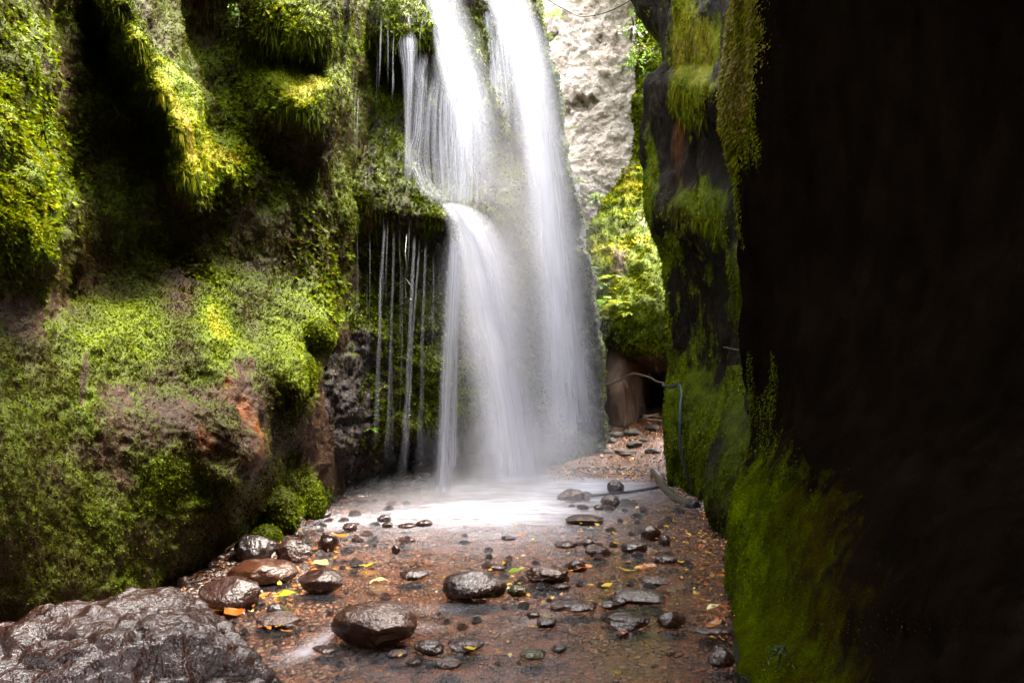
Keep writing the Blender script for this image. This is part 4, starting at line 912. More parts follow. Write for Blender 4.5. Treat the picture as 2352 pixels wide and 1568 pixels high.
ST = [
 (582, 1300, 98, 72, S_GREY, "silvery ridged stone against the foot of the mossy cliff", 1, 5, 6, .10, .2),
 (676, 1293, 88, 56, S_DARK, "dark stone beside the silvery ridged stone", 2, 5, 8, .05, .2),
 (752, 1268, 48, 46, S_DARK, "small upright pointed stone at the water edge near the cliff", 3, 5, 10, .04, .2),
 (604, 1347, 164, 62, S_BROWN, "long low brown slab of stone below the silvery stone", 4, 5, 8, .05, .2),
 (528, 1410, 150, 84, S_DARK, "angular dark stone nearest the huge boulder, orange leaves at its foot", 5, 5, 11, .04, .2),
 (738, 1364, 106, 56, S_DARK, "rounded black stone on the edge between gravel bank and stream", 6, 5, 7, .05, .15),
 (632, 1418, 40, 32, S_GREY, "small pale shiny stone beside the angular dark stone", 7, 4, 7, .05, .15),
 (640, 1444, 112, 36, S_ROUGH, "rough brown stone lying behind the white riffle", 8, 5, 6, .10, .2),
 (860, 1492, 206, 108, S_BROWN, "large egg shaped brown stone standing in the stream", 9, 6, 7, .05, .15),
 (1091, 1385, 154, 72, S_DARK, "large round dark stone in the middle of the stream", 10, 6, 6, .05, .15),
 (1257, 1340, 106, 42, S_BROWN, "ragged flat topped brown stone in mid stream", 11, 5, 12, .14, .25),
 (952, 1333, 70, 26, S_DARK, "low black stone between the two large stream stones", 12, 4, 8, .05, .2),
 (1140, 1312, 46, 17, S_DARK, "small oval black stone just behind the large round stone", 13, 4, 5, .04, .15),
 (1312, 1152, 68, 30, S_ROUGH, "peaked stone standing in the white pool by the hose end", 14, 5, 9, .05, .2),
 (1402, 1166, 46, 30, S_DARK, "tilted black stone beside the hose at the pool edge", 15, 5, 8, .05, .2),
 (1375, 1172, 24, 14, S_DARK, "little stone leaning on the tilted black stone", 16, 4, 6, .05, .2),
 (1342, 1206, 92, 24, S_DARK, "low flat double stone at the front of the pool", 17, 5, 8, .06, .25),
 (1493, 1240, 48, 34, S_DARK, "pointed dark stone standing by the shaded wall", 18, 5, 9, .05, .2),
 (1527, 1253, 28, 24, S_DARK, "round little stone touching the pointed dark stone", 19, 4, 5, .04, .15),
 (1470, 1388, 118, 32, S_DARK, "long thin wedge of dark rock lying flat in the stream", 20, 5, 12, .05, .25),
 (1442, 1448, 106, 36, S_DARK, "dark grooved stone sloping into the stream", 21, 5, 9, .10, .2),
 (1542, 1444, 68, 40, S_DARK, "triangular dark stone beside the grooved stone", 22, 5, 10, .04, .2),
 (1330, 1406, 88, 24, S_DARK, "long low black stone behind a small riffle", 23, 5, 6, .06, .2),
 (1255, 1442, 48, 24, S_DARK, "small stone with a yellow leaf on it in front of the low black stone", 24, 5, 6, .06, .2),
 (1225, 1420, 32, 16, S_DARK, "tiny smooth stone parting the riffle", 25, 4, 4, .04, .15),
 (1280, 1404, 36, 18, S_ROUGH, "small tan stone joined to the long low black stone", 26, 4, 6, .06, .2),
 (1398, 1402, 54, 22, S_DARK, "low twin topped stone between the black stone and the wedge", 27, 4, 7, .06, .3),
 (1424, 1392, 36, 20, S_DARK, "little black stone at the tip of the thin wedge rock", 28, 4, 6, .05, .2),
 (985, 1507, 72, 36, S_DARK, "peaked dark stone in front of the egg shaped stone", 29, 5, 8, .05, .2),
 (1070, 1497, 86, 30, S_DARK, "smooth domed dark stone beside the peaked dark stone", 30, 5, 4, .03, .1),
 (914, 1512, 48, 20, S_ROUGH, "low brown stone touching the egg shaped stone", 31, 4, 6, .05, .2),
 (950, 1533, 36, 20, S_DARK, "small upright pebble stone in the shallow front water", 32, 4, 6, .05, .2),
 (1030, 1538, 60, 26, S_ROUGH, "porous pinkish stone in the shallow front water", 33, 5, 6, .12, .2),
 (1221, 1517, 58, 25, S_OLIVE, "olive rounded stone alone in the front water", 34, 5, 3, .03, .1),
 (1284, 1501, 38, 20, S_GREY, "bluish grey small stone beside the olive stone", 35, 4, 6, .05, .2),
 (1440, 1418, 30, 4, S_RED, None, 36, 3, 4, .03, .1),
 (1430, 1462, 30, 16, S_RED, "small polished red stone between two dark stones", 37, 4, 3, .03, .1),
 (1655, 1532, 62, 44, S_DARK, "rough black stone at the foot of the shaded wall", 38, 5, 7, .08, .2),
 (1640, 1462, 86, 24, S_DARK, "long black stone with a brown leaf under the shaded wall", 39, 5, 7, .06, .2),
 (1492, 1300, 0, 0, None, None, 0, 0, 0, 0, 0),
 (1373, 1278, 62, 24, S_DARK, "black double humped stone in mid stream by yellow leaves", 40, 5, 7, .06, .25),
 (1457, 1270, 62, 26, S_DARK, "rough black block near the pointed dark stone", 41, 5, 9, .08, .2),
 (1300, 1260, 54, 17, S_DARK, "low oval black stone beside two smaller ones", 42, 4, 5, .05, .2),
 (1352, 1258, 30, 20, S_DARK, "small dark stone with a yellow leaf behind it", 43, 4, 7, .05, .2),
 (1325, 1314, 48, 28, S_DARK, "dark round stone behind the ragged brown stone", 44, 4, 7, .05, .2),
 (1292, 1355, 38, 16, S_DARK, "small black stone just in front of the ragged brown stone", 45, 4, 7, .05, .2),
 (1530, 1296, 54, 22, S_DARK, "tapering black stone near the orange leaves", 46, 4, 9, .05, .2),
 (1466, 1332, 64, 0, None, None, 0, 0, 0, 0, 0),
 (1507, 1345, 70, 22, S_ROUGH, "pitted pinkish stone by the shaded wall", 47, 4, 8, .12, .2),
 (1188, 1370, 46, 26, S_OLIVE, "small stone wrapped in yellow leaves beside the large round stone", 48, 4, 6, .06, .2),
 (975, 1210, 38, 17, S_DARK, "dark stone at the edge of the white pool", 49, 4, 6, .05, .2),
 (935, 1213, 46, 12, S_DARK, "low stone at the edge of the white pool", 50, 4, 6, .05, .2),
 (882, 1200, 34, 18, S_GREY, "misty grey stone inside the white pool edge", 51, 4, 5, .05, .2),
 (804, 1222, 34, 22, S_DARK, "dark stone where the white pool meets the bank", 52, 4, 7, .05, .2),
 (890, 1212, 26, 14, S_DARK, "small brown stone in front of the misty grey stone", 53, 4, 6, .05, .2),
 (942, 1246, 26, 12, S_DARK, "little black stone out in the pool outflow", 54, 4, 6, .05, .2),
 (910, 1272, 20, 22, S_DARK, "thin upright black stone in the pool outflow", 55, 4, 8, .05, .2),
 (1168, 1242, 34, 12, S_GREY, "flat shiny stone alone in the pool outflow", 56, 4, 6, .05, .2),
 (1460, 1350, 0, 0, None, None, 0, 0, 0, 0, 0),
 (745, 1502, 60, 16, S_DARK, "flat dark stone in front of the white riffle", 57, 4, 7, .05, .25),
 (1414, 1135, 40, 34, S_DARK, "rounded stone behind the hose at the pool edge", 58, 5, 6, .05, .15),
 (675, 1205, 40, 26, S_ROUGH, "brown stone under the green mound at the cliff foot", 59, 4, 7, .05, .2),
 (735, 1190, 54, 22, S_GREY, "flat glinting slab on the gravel slope below the cliff", 60, 4, 11, .05, .2),
 (420, 1352, 30, 30, S_ROUGH, "upright reddish stone between the huge boulder and the cliff", 61, 4, 6, .05, .2),
]
for it in ST:
    if it[4] is None or it[5] is None: continue
    u, vb, w, h, mt, lb, sd, sub, fc, ro, lu = it
    stone(u, vb, w, h, mt, lb, sd, sub, fc, ro, lu)

# far bed stones
FAR = [(1462, 960, 44, 32, "rounded boulder where the gorge bends, largest of the dry bed"), (1498, 990, 34, 16, "dark stone under the driftwood on the dry bed"), (1450, 1003, 46, 18, "broad dark stone across the dry bed below the boulder"),
       (1418, 1006, 40, 16, "low dark stone beside the broad one on the dry bed"), (1430, 982, 28, 10, "small flat stone in front of the rounded boulder"), (1406, 1020, 24, 16, "small dark stone among orange leaves, highest on the misty side"), (1460, 1028, 44, 16, "dark stone in the middle of the leafy dry bed"),
       (1500, 1042, 40, 14, "dark stone beside the mossy foot of the wall"), (1478, 1016, 26, 10, "little stone above the middle of the leafy dry bed"), (1395, 1042, 30, 10, "low stone in the leaf litter close to the mist"), (1440, 1048, 30, 10, "low stone in the leaf litter above the thin branch"), (1455, 1040, 90, 9, "long dark log shaped stone across the dry bed"),
       (1405, 955, 40, 8, "flat sunlit slab beside the tan rock foot")]
for k, (u, vb, w, h, lb) in enumerate(FAR):
    stone(u, vb, w, h, S_DRY if k != 12 else S_ROUGH, lb, 70 + k, 4, 7, 0.06, 0.2, group="stones on the dry upper bed")

# smaller stones that nothing tells apart
SMALL = []
zones = [(700, 1215, 120, 40, 26), (760, 1260, 90, 45, 26), (560, 1440, 100, 60, 26), (850, 1230, 120, 25, 14), (660, 1230, 60, 25, 12), (1230, 1290, 220, 60, 22), (1400, 1340, 200, 90, 26), (1000, 1440, 250, 90, 26), (480, 1380, 40, 40, 8), (1480, 1200, 90, 40, 16), (1380, 1150, 80, 20, 8), (840, 1150, 120, 28, 16)]
for zu, zv, ru, rv, n in zones:
    for _ in range(n):
        SMALL.append((zu + random.uniform(-ru, ru), zv + random.uniform(-rv, rv)))
mats = [S_DARK, S_DARK, S_BROWN, S_GREY, S_ROUGH]
protos = []
for k in range(10):
    v, f = rock_verts(300 + k, 3, 6, 0.06, 0.2)
    protos.append(raw_mesh("small_stone", v * np.array([1, 0.75, 0.6]), f)); protos[-1].materials.append(mats[k % 5])
for k, (u, v_) in enumerate(SMALL):
    x0, y0, z0, d0 = ground_hit(u, v_)
    sz = random.uniform(7, 17) / F * d0
    o = link("small_stone", protos[k % 10]); o.location = (x0, y0, z0 + sz * 0.12); o.scale = (sz, sz, sz * random.uniform(0.8, 1.2)); o.rotation_euler = (random.uniform(-.2, .2), random.uniform(-.2, .2), random.uniform(0, 6.28))
    tag(o, "small wet stone lying loose on the stream bed or its gravel bank", "stone", "small loose stones")

# pebbles
def pebbles(name, n, urange, vrange, px, mat, lift, label, accept=None):
    base, f = ico(2)
    u = rng.uniform(*urange, n); v = rng.uniform(*vrange, n)
    keep = np.ones(n, bool) if accept is None else accept(u, v)
    u, v = u[keep], v[keep]; n = len(u)
    d = EYE * F / (v - HV)
    x = (u - CU) / F * d; y = d; z = bed_height(x, y)
    d2 = (EYE - z) * F / (v - HV); x = (u - CU) / F * d2; y = d2; z = bed_height(x, y)
    s = rng.uniform(px[0], px[1], n) * rng.uniform(0.6, 1.3, n) / F * d2 / 2
    a = rng.uniform(0, 6.28, n); ca, sa = np.cos(a), np.sin(a)
    B = base[None] * (1 + 0.22 * rng.normal(size=(n, len(base), 1)) * 0.6)
    sx, sy, sz = s * rng.uniform(0.8, 1.4, n), s * rng.uniform(0.7, 1.1, n), s * rng.uniform(0.35, 0.7, n)
    bx, by, bz = B[..., 0] * sx[:, None], B[..., 1] * sy[:, None], B[..., 2] * sz[:, None]
    vx = bx * ca[:, None] - by * sa[:, None] + x[:, None]; vy = bx * sa[:, None] + by * ca[:, None] + y[:, None]; vz = bz + (z + sz * lift)[:, None]
    vv = np.stack([vx, vy, vz], -1).reshape(-1, 3)
    ff = (f[None] + (np.arange(n) * len(base))[:, None, None]).reshape(-1, 3)
    me = raw_mesh(name, vv, ff)
    return tag(link(name, me, mat), label, "pebbles", None, "stuff")
m = M("mixed_pebbles")
col = m.ramp(m.island(), [(0.0, (0.018, 0.010, 0.007)), (0.35, (0.048, 0.022, 0.013)), (0.6, (0.09, 0.040, 0.022)), (0.72, (0.085, 0.062, 0.052)), (0.84, (0.17, 0.062, 0.028)), (0.93, (0.17, 0.125, 0.10)), (1.0, (0.24, 0.085, 0.034))])
peb_mat = m.done(m.principled(col, 0.22, m.bump(m.noise(160, 3, 0.6), 0.5, 0.006), coat=0.5, coat_rough=0.08))
pebbles("pebbles", 16000, (560, 1860), (1190, 1600), (4, 15), peb_mat, 0.1, "mixed brown and grey pebbles under the shallow stream water")
pebbles("gravel", 16000, (180, 1000), (1080, 1580), (6, 20), peb_mat, 0.2, "wet gravel on the bank below the mossy cliff", lambda u, v: (u < 760 + (v < 1240) * 220) & (v > 1330 - 0.6 * (u - 420)))
pebbles("gravel", 8000, (1240, 1660), (950, 1240), (3, 11), peb_mat, 0.2, "gravel on the dry bed and beside the shaded wall", lambda u, v: (v < 1095) | (u > 1420))

# ------------------------------------------------------------------ fallen leaves
L_YEL = mat_leaf("yellow_leaf", (0.72, 0.46, 0.012)); L_ORA = mat_leaf("orange_leaf", (0.62, 0.19, 0.015)); L_GRN = mat_leaf("lime_leaf", (0.32, 0.46, 0.02)); L_PAL = mat_leaf("pale_leaf", (0.72, 0.62, 0.30)); L_BRO = mat_leaf("brown_leaf", (0.30, 0.09, 0.025))
def leaf_mesh(name, mat, seed, stalk=False):
    r = np.random.default_rng(seed); n = 9
    t = np.linspace(0, 1, n); w = np.sin(np.pi * t ** 0.8) ** 0.8 * r.uniform(0.22, 0.34) + 0.004
    curl = r.uniform(-0.5, 0.5); cup = r.uniform(0.1, 0.5)
    rows_ = []
    for k in (-1, -0.5, 0, 0.5, 1):
        y_ = k * w; x_ = t - 0.5 + 0 * y_
        z_ = cup * np.abs(y_) + curl * (t - 0.5) ** 2 + 0.04 * np.sin(9 * t + k * 2 + seed)
        rows_.append(np.stack([x_, y_, z_], -1))
    g_ = np.stack(rows_, 0); vv = g_.reshape(-1, 3); ff = grid_faces(5, n).tolist(); vv = vv.tolist()
    if stalk:
        b0 = len(vv)
        for q in ((-0.5, -0.012, 0.06), (-0.5, 0.012, 0.06), (-0.75, 0.012, 0.16), (-0.75, -0.012, 0.16), (-1.05, -0.01, 0.34), (-1.05, 0.01, 0.34)): vv.append(q)
        ff += [[b0, b0 + 1, b0 + 2, b0 + 3], [b0 + 3, b0 + 2, b0 + 5, b0 + 4]]
    me = bpy.data.meshes.new(name); me.from_pydata(vv, [], ff); me.polygons.foreach_set("use_smooth", np.ones(len(ff), bool)); me.materials.append(mat); me.update()
    return me
LEAF = {k: [leaf_mesh("fallen_leaf", mt, s0 + j, j == 2) for j in range(3)] for k, mt, s0 in (("y", L_YEL, 1), ("o", L_ORA, 11), ("g", L_GRN, 21), ("p", L_PAL, 31), ("b", L_BRO, 41))}
def leaf(u, v, px, kind, label, group=None, shape=None, raise_=0.02, rz=None, tilt=0.25):
    x0, y0, z0, d0 = ground_hit(u, v)
    sz = px / F * d0
    o = link("fallen_leaf", LEAF[kind][random.randrange(2) if shape is None else shape])
    o.location = (x0, y0, z0 + raise_ + 0.05 * sz); o.scale = (sz,) * 3
    o.rotation_euler = (random.uniform(-tilt, tilt), random.uniform(-tilt, tilt), random.uniform(0, 6.28) if rz is None else rz)
    return tag(o, label, "leaf", group)
SPECIAL = [(735, 1303, 46, "p", "pale leaf with a raised stalk at the water edge", 2, 2.8), (847, 1306, 42, "y", "bright yellow leaf floating between the round black stone and the low black stone", 0, 0.1), (495, 1412, 60, "o", "large orange leaf against the foot of the angular dark stone", 0, 0.3), (540, 1418, 62, "o", "large curled orange leaf touching the water side of the angular stone", 1, -0.4),
           (870, 1340, 42, "p", "pale pinkish leaf in the shallows by the low black stone", 0, 0.3), (1415, 1254, 22, "y", "yellow oval leaf alone in mid stream", 0, 1.0), (1190, 1366, 34, "y", "yellow leaf draped over the stone beside the large round stone", 1, 1.2), (1185, 1322, 44, "g", "long lime leaf behind the ragged brown stone", 0, 0.1), (660, 1380, 44, "g", "lime green leaf on the gravel by the angular stone", 0, 0.2),
           (1640, 1404, 40, "p", "pale leaf with a long curved stalk by the shaded wall", 2, 0.4), (1655, 1402, 44, "o", "orange leaf beside the pale long stalked leaf", 0, 0.1), (1485, 1348, 0, "o", None, 0, 0), (1415, 1556, 30, "y", "yellow leaf lowest in the front water", 0, -0.2), (1060, 1480, 0, "o", None, 0, 0), (1440, 1318, 38, "y", "yellow leaf by the black twig in mid stream", 0, 0.1),
           (1235, 1318, 40, "o", "orange leaf propped on the ragged brown stone", 1, 0.2), (1336, 1312, 50, "o", "flat orange leaf beside the dark round stone behind the ragged stone", 0, 0.0), (1486, 1311, 48, "o", "long orange leaf between the tapering stone and the pitted stone", 0, 0.1), (1605, 1384, 30, "o", "orange leaf floating in front of the shaded wall", 0, -0.3), (1655, 1330, 36, "o", "orange leaf leaning on the moss of the shaded wall", 0, 0.7),
           (1395, 1352, 30, "y", "yellow leaf against a small black pebble", 0, 0.2), (352, 1318, 22, "o", "orange leaf stuck on the mossy cliff above the huge boulder", 0, 1.2), (780, 1238, 40, "o", "orange leaf behind the upright pointed stone", 1, 0.1), (1080, 1500, 34, "y", "thin yellow leaf against the smooth domed stone", 0, 0.5), (910, 1496, 0, "y", None, 0, 0), (1255, 1428, 26, "y", "yellow leaf lying on the small stone before the low black stone", 0, 0.5), (1640, 1450, 44, "o", "brown orange leaf on the long black stone by the wall", 1, 0.2)]
for u, v_, px, k, lb, sh, rz in SPECIAL:
    if lb is None: continue
    if v_ == 1318 and u == 352: continue
    leaf(u, v_, px, k, lb, "single fallen leaves", sh, rz=rz, raise_=0.035 if "stone" in lb and ("on " in lb or "over" in lb) else 0.02)
CL = [(560, 1400, 100, 60, 42, "oooyb", "bank", 11, 28), (700, 1300, 80, 60, 24, "oyybo", "bank", 10, 22), (640, 1215, 80, 15, 8, "oyb", "bank", 10, 18), (1620, 1280, 60, 70, 46, "oyboy", "wall", 8, 18), (1560, 1230, 70, 50, 24, "oyb", "wall", 7, 14), (1640, 1400, 40, 100, 18, "oyb", "wall", 10, 22),
      (1380, 1300, 230, 100, 52, "oyyyo", "mid", 8, 19), (1000, 1400, 260, 130, 22, "yoyp", "mid", 9, 18), (1500, 1180, 60, 20, 14, "oyb", "wall", 6, 12)]
LT = {"bank": ("small fallen leaf on the gravel bank below the mossy cliff", "fallen leaves on the gravel bank"), "wall": ("small fallen leaf on the shore under the shaded wall", "fallen leaves under the shaded wall"), "mid": ("small fallen leaf in the shallow open stream", "fallen leaves in the stream")}
for zu, zv, ru, rv, n, kinds, key, a_, b_ in CL:
    for _ in range(n):
        leaf(zu + random.uniform(-ru, ru), zv + random.uniform(-rv, rv), random.uniform(a_, b_), random.choice(kinds), LT[key][0], LT[key][1], raise_=0.022)

def litter(name, n, urange, vrange, accept, px, label):
    u = rng.uniform(*urange, n); v = rng.uniform(*vrange, n); k = accept(u, v); u, v = u[k], v[k]
    q = np.array([ground_hit(a_, b_) for a_, b_ in zip(u, v)])
    n = len(q); L = rng.uniform(px[0], px[1], n) / F * q[:, 3]
    p = q[:, :3] + np.array([0, 0, 0.016]); nrm = np.tile([0, 0, 1.0], (n, 1)) + rng.normal(0, 0.25, (n, 3))
    leaf_quads(name, p, unit(nrm), L, L * rng.uniform(0.35, 0.6, n), 0 * L, lit_mat, 0.0, 0.15, 1.0, label=label, cat="leaf litter")
m = M("leaf_litter")
col = m.ramp(m.island(), [(0.0, (0.05, 0.018, 0.008)), (0.35, (0.16, 0.05, 0.012)), (0.6, (0.34, 0.11, 0.014)), (0.82, (0.50, 0.22, 0.02)), (1.0, (0.60, 0.42, 0.04))])
lit_mat = m.done(m.principled(col, 0.4, None))
litter("leaf_litter", 3600, (1260, 1540), (950, 1105), lambda u, v: u > 1540 - (v - 930) * 2.0, (5, 10), "orange and brown leaf litter over the dry upper bed")
litter("leaf_litter", 700, (420, 760), (1200, 1500), lambda u, v: (v > 1340 - 0.6 * (u - 420)) & (v < 1540 - 0.75 * (u - 420)), (7, 17), "orange and brown leaf litter on the gravel bank")
litter("leaf_litter", 420, (1520, 1690), (1160, 1480), lambda u, v: u > 1530 + (v - 1160) * 0.3, (6, 13), "orange and brown leaf litter along the shaded wall foot")

# ------------------------------------------------------------------ hoses, wood, cable
HOSE = mat_plain("black_hose", (0.018, 0.02, 0.026), 0.35, 0.002, 80); HOSE_B = mat_plain("blue_hose_stripe", (0.004, 0.035, 0.055), 0.3, 0, 80)
OLD = mat_plain("old_pipe", (0.045, 0.036, 0.025), 0.45, 0.01, 40, 0.3); WOOD = mat_plain("driftwood", (0.42, 0.30, 0.22), 0.7, 0.01, 50); TWIG = mat_plain("wet_twig", (0.014, 0.015, 0.008), 0.4, 0.01, 60, 0.3); BRANCH = mat_plain("orange_branch", (0.36, 0.16, 0.06), 0.5, 0.01, 50)
TANH = mat_plain("faded_hose", (0.045, 0.038, 0.022), 0.5, 0.004, 50)
def tube(name, path, px, mat, label=None, cat=None, parent=None):
    path = [(u, v, ground_hit(u, v)[3] - 0.06 if d is None else d) for u, v, d in path]
    pts_ = [P(u, v, d) for u, v, d in path]
    me = tube_mesh(name, pts_, px / F * np.mean([q[2] for q in path]))
    o = link(name, me, mat, parent)
    if label: tag(o, label, cat)
    return o
o = tube("garden_hose", [(1388, 884, 9.9), (1420, 874, 9.8), (1455, 858, 9.6), (1490, 866, 9.3), (1508, 876, 9.05), (1524, 879, 8.9)], 2.0, TANH, "faded hose arching from the dark wall across the tan rock foot", "hose")
o = tube("water_pipe", [(1524, 880, 8.85), (1524, 886, 8.75), (1540, 889, 8.6), (1558, 883, 8.45), (1565, 900, 8.3), (1562, 940, 8.2), (1560, 1000, 8.1), (1564, 1040, 8.05), (1576, 1080, 8.0), (1584, 1110, 8.0)], 3.2, HOSE, "black hose with a blue stripe hanging down the mossy wall foot", "hose")
tube("stripe", [(1523, 884, 8.80), (1534, 886.5, 8.6), (1548, 882, 8.45), (1560, 880.5, 8.37), (1566.5, 900, 8.25), (1564, 940, 8.15), (1562, 1000, 8.05)], 0.9, HOSE_B, None, None, o)
tube("garden_hose", [(1343, 1140, None), (1400, 1135, None), (1460, 1128, None), (1505, 1120, None), (1522, 1112, None), (1518, 1100, None), (1508, 1092, None)], 4.0, HOSE, "black hose lying on the water between the pool stones and the wall", "hose")
o = tube("drain_pipe", [(1500, 1082, None), (1514, 1104, None), (1530, 1126, None), (1554, 1145, None), (1578, 1157, None), (1598, 1163, None)], 10.0, OLD, "old muddy drain pipe lying at the foot of the dark wall", "pipe")
tube("collar", [(1586, 1160, None), (1599, 1163.5, None)], 13, HOSE, None, None, o)
o = tube("hanging_stick", [(912, 708, 7.9), (928, 699, 7.8), (945, 687, 7.75)], 3.2, TWIG, "short dark stick caught on a vine before the cliff", "stick")
tube("hanging_vine", [(934, 540, 8.0), (931, 580, 7.85), (933, 610, 7.82), (930, 640, 7.82), (932, 690, 7.8)], 1.4, TWIG, "thin dark vine hanging down to the short stick", "vine")
tube("vine_tendril", [(934, 642, 7.82), (948, 668, 7.8), (951, 720, 7.8), (955, 770, 7.9)], 0.8, TWIG, "hair thin tendril curving past the short stick", "vine")
tube("hanging_cable", [(1225, -22, 11.5), (1290, 18, 12.0), (1340, 38, 12.3), (1395, 28, 12.0), (1450, 0, 11.5), (1480, -25, 11.0)], 1.3, TWIG, "thin dark cable sagging across the pale cliff top", "cable")
tube("dead_branch", [(1326, 1062, None), (1334, 1080, None), (1356, 1089, None), (1400, 1092, None), (1438, 1094, None)], 2.0, BRANCH, "thin orange branch lying behind the pool", "branch")
tube("wall_peg", [(1662, 797, 5.9), (1698, 804, 5.4)], 1.6, TWIG, "thin dark peg sticking out of the wall", "peg")
gr = [(1474, 953, 1520, 958), (1480, 960, 1512, 950), (1486, 963, 1522, 966), (1476, 958, 1506, 968)]
for k, (a0, b0, a1_, b1) in enumerate(gr):
    x0, y0, z0, d0 = ground_hit(a0, b0 + 6)
    tube("driftwood", [(a0, b0, d0), ((a0 + a1_) / 2, (b0 + b1) / 2 - 1, d0 - 0.05), (a1_, b1, d0 - 0.1)], 1.5 + 0.5 * (k % 2), WOOD, "bleached driftwood pole in the small jam at the gorge bend", "driftwood")["group"] = "driftwood jam at the bend"
o = tube("stream_twig", [(1338 + 0, 1318, 4.6)], 1, TWIG) if False else None
tube("stream_twig", [(1342 + 0, 1318, 4.98), (1372, 1308, 4.98), (1412, 1299, 5.05)], 3.0, TWIG, "short black twig floating among the yellow leaves", "twig") if False else None

# ------------------------------------------------------------------ ferns and shrubs
FERN = [mat_leaf("fern_bright", (0.17, 0.30, 0.012), 0.5), mat_leaf("fern_yellow", (0.30, 0.36, 0.014), 0.5), mat_leaf("fern_grey", (0.13, 0.21, 0.05), 0.4)]
def fern_mesh(name, fronds, length, seed, face, mat, spread=1.3, pairs=15):
    """a crown of arching fronds, each a stalk with paired leaflets"""
    r = np.random.default_rng(seed); vv, ff = [], []
    face = unit(np.array(face, float))
    side = unit(np.cross(face, [0, 0, 1.0]))
    for k in range(fronds):
        a = (k / max(fronds - 1, 1) - 0.5) * spread * 2 + r.normal(0, 0.15)
        L = length * r.uniform(0.7, 1.1)
        d0 = unit(face * math.cos(a) + side * math.sin(a) + np.array([0, 0, r.uniform(0.1, 0.7)]))
        t = np.linspace(0, 1, pairs + 1)
        c = d0[None] * (t * L)[:, None] + np.array([0, 0, -1.0])[None] * (0.55 * L * t ** 2)[:, None]
        tg = unit(np.gradient(c, axis=0)); sd = unit(np.cross(tg, [0, 0, 1.0])); nu_ = np.cross(sd, tg)
        for i in range(1, pairs + 1):
            w_ = 0.24 * L * math.sin(math.pi * (0.12 + 0.86 * t[i])) ** 0.8
            lw_ = L / pairs * 0.62
            for sg in (-1, 1):
                q = c[i]; tip = q + sg * sd[i] * w_ + tg[i] * w_ * 0.35 - nu_[i] * w_ * 0.2
                mid = q + sg * sd[i] * w_ * 0.5 + tg[i] * w_ * 0.12
                b = len(vv); vv += [q, mid + tg[i] * lw_ * 0.5, tip, mid - tg[i] * lw_ * 0.5]; ff.append((b, b + 1, b + 2, b + 3))
            b = len(vv); e = sd[i] * 0.004 * L * 2; vv += [c[i - 1] - e, c[i - 1] + e, c[i] + e, c[i] - e]; ff.append((b, b + 1, b + 2, b + 3))
    me = bpy.data.meshes.new(name); me.from_pydata([tuple(x) for x in vv], [], ff); me.materials.append(mat); me.update()
    return me
FERNS = [(1392, 690, 13.6, 60, 0, "large bright fern, uppermost of the clump on the far bank", 7), (1420, 700, 13.2, 55, 1, "yellow fern above the bank's overhung foot", 6), (1398, 735, 13.5, 62, 0, "wide fern in the middle of the clump on the far bank", 7), (1408, 770, 13.3, 50, 0, "lowest fern of the clump drooping over the overhang", 6), (1440, 720, 12.9, 40, 1, "small yellow fern beside the dark wall", 5),
         (1372, 655, 14.0, 50, 0, "fern leaning out towards the falling water", 6), (1400, 640, 13.9, 44, 1, "yellow fern higher on the far bank", 5), (1366, 735, 13.9, 46, 2, "greyish fern nearest the tall water column", 5),
         (1275, 40, 11.2, 40, 0, "fern on the cliff edge by the top of the tall column", 6), (1262, 90, 11.2, 34, 0, "fern on the cliff edge beside the water, below the topmost", 5), (1300, 300, 11.5, 38, 2, "fern on the cliff edge halfway down the pale cliff", 6), (1322, 420, 11.6, 40, 2, "fern on the cliff edge above the misty ones", 6), (1335, 520, 11.6, 42, 2, "misty fern on the cliff edge opposite the green bank top", 6), (1348, 620, 11.6, 40, 2, "misty fern on the cliff edge near the bank clump", 6), (1312, 360, 11.5, 34, 2, "small misty fern between two cliff edge ferns", 5),
         (800, 590, 7.8, 18, 0, "tiny bright fern between the thin water threads", 4), (920, 820, 8.0, 16, 0, "tiny fern on the cliff beside the long threads", 4), (855, 985, 7.8, 22, 0, "small bright fern above the undercut end", 5), (880, 890, 7.9, 14, 1, "tiny yellow fern below the wet moss knobs", 4)]
for k, (u, v_, d, px, mi, lb, nf) in enumerate(FERNS):
    o = link("fern", fern_mesh("fern", nf, px / F * d, 400 + k, (-0.35 if u > 1200 else 0.2, -1, 0.1), FERN[mi]))
    o.location = P(u, v_, d)
    tag(o, lb, "fern", "ferns on the gorge walls")

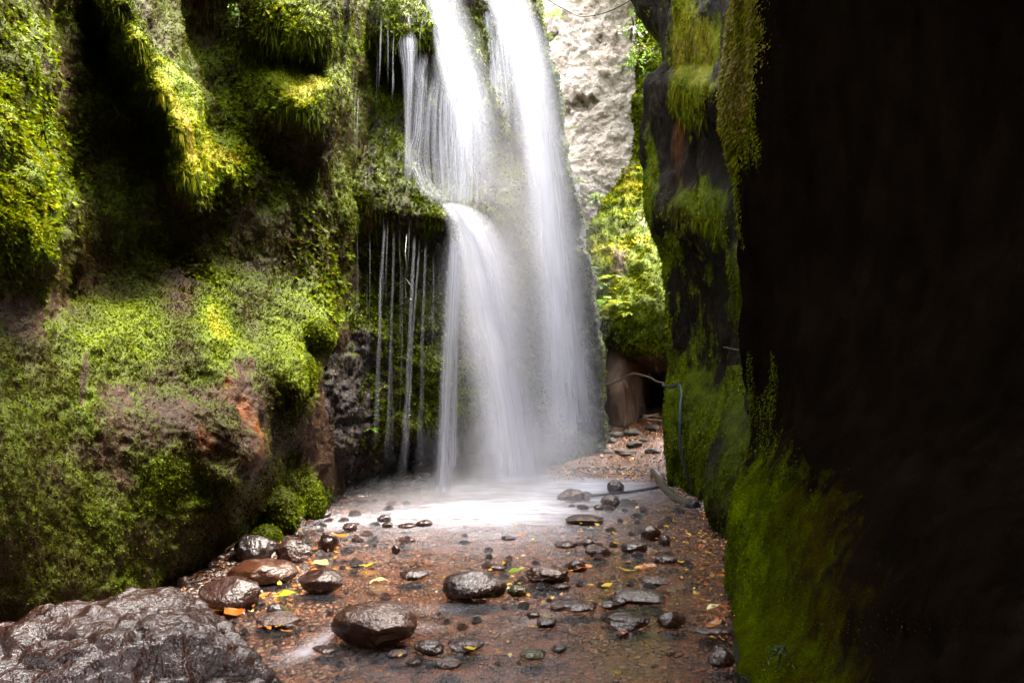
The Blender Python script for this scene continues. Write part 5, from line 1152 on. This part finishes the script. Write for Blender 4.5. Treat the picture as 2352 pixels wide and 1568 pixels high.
def shrub(u, v_, d, px, n, seed, label, mat, hang=0.3):
    """twiggy shrub: stems as one part, leaves as another"""
    r = np.random.default_rng(seed); size = px / F * d
    root = bpy.data.objects.new("leafy_shrub", None); COL.objects.link(root); root.location = P(u, v_, d); tag(root, label, "shrub", "shrubs on the gorge walls")
    vv, ff, sv, sf = [], [], [], []
    for k in range(n):
        dr = unit(np.array([r.normal(-0.3, 0.7), r.normal(-0.5, 0.4), r.normal(0.2 - hang, 0.6)])); L = size * r.uniform(0.5, 1.1)
        tip = dr * L + np.array([0, 0, -0.15 * L]); e = np.array([0.006, 0, 0]) * (1 + size)
        b = len(sv); sv += [tuple(-e), tuple(e), tuple(tip + e * 0.5), tuple(tip - e * 0.5)]; sf.append((b, b + 1, b + 2, b + 3))
        for j in range(9):
            q = tip * r.uniform(0.3, 1.05) + r.normal(0, 0.05 * size, 3); a = unit(r.normal(size=3) + np.array([0, -0.3, -0.2]) + dr); s_l = size * r.uniform(0.12, 0.22)
            c = unit(np.cross(a, r.normal(size=3)))
            b = len(vv); vv += [tuple(q), tuple(q + a * s_l * 0.5 + c * s_l * 0.2), tuple(q + a * s_l), tuple(q + a * s_l * 0.5 - c * s_l * 0.2)]; ff.append((b, b + 1, b + 2, b + 3))
    me = bpy.data.meshes.new("leaves"); me.from_pydata(vv, [], ff); me.update(); link("leaves", me, mat, root)
    me = bpy.data.meshes.new("stems"); me.from_pydata(sv, [], sf); me.update(); link("stems", me, TWIG, root)
    return root
SHRUBS = [(1502, 30, 10.3, 28, 16, "bright leafy shrub highest on the dark wall edge", 0), (1508, 110, 10.2, 24, 14, "bright leafy shrub hanging in the notch of the dark wall", 0), (1495, 165, 10.1, 26, 16, "leafy shrub just below the notch of the dark wall", 0), (1520, 150, 10.0, 18, 10, "small leafy sprig on the tip of the wall notch", 1), (1455, 60, 13.5, 40, 26, "light green bush against the pale cliff, uppermost", 0), (1462, 140, 13.4, 42, 28, "light green bush against the pale cliff, below the uppermost", 0), (1472, 110, 13.0, 30, 20, "feathery bush between the pale cliff and the dark wall", 1),
          (1486, 320, 11.0, 16, 10, "small sprig on the lit wall edge", 1), (1370, 455, 15.5, 28, 14, "greyish bush at the foot of the pale cliff", 0), (640, 660, 6.4, 20, 6, "single lime sprig on the mossy cliff", 1), (550, 30, 6.3, 26, 10, "leafy plant near the top of the cliff ledge", 0), (30, 430, 3.5, 60, 20, "leafy bright plant at the sunlit cliff side", 1), (100, 300, 3.9, 40, 14, "leafy plant above the bright one on the cliff side", 0), (1800, 1480, 3.2, 60, 7, "feathery weed under the shaded wall", 2)]
for k, (u, v_, d, px, n, lb, mi) in enumerate(SHRUBS):
    shrub(u, v_, d, px, n, 500 + k, lb, FERN[mi])

# ------------------------------------------------------------------ spray
def mist(label, u, v_, d, rad, dens, power):
    v, f = ico(4); me = raw_mesh("water_spray", v, f); o = link("water_spray", me)  # soft ellipsoid of local water spray round the falls and pool
    m = M("spray_mist"); oc = m.objcoord()
    ln = m.n("ShaderNodeVectorMath"); ln.operation = 'LENGTH'; m.l(oc, ln.inputs[0])
    q = m.math('POWER', m.math('MAXIMUM', m.math('SUBTRACT', 1.0, ln.outputs["Value"]), 0.0), power)
    q = m.math('MULTIPLY', m.math('MULTIPLY', q, dens), m.val(m.noise(2.0, 3, 0.6, vec=oc), 0.3, 0.7, 0.4, 1.6))
    pv = m.n("ShaderNodeVolumePrincipled"); pv.inputs["Color"].default_value = (0.93, 0.91, 0.97, 1); m.l(q, pv.inputs["Density"])
    m.l(pv.outputs[0], m.out.inputs["Volume"]); me.materials.append(m.m)
    o.location = P(u, v_, d); o.scale = rad
    return tag(o, label, "water_spray", None, "stuff")
mist("white spray drifting at the foot of the waterfall", 1190, 1060, 8.6, (1.5, 1.3, 1.0), 0.50, 1.3)
mist("thin spray hanging around the tall water column", 1140, 640, 9.3, (1.8, 1.4, 3.0), 0.28, 1.2)
mist("low white spray rolling over the pool", 1130, 1150, 8.0, (2.3, 1.5, 0.36), 0.8, 1.1)
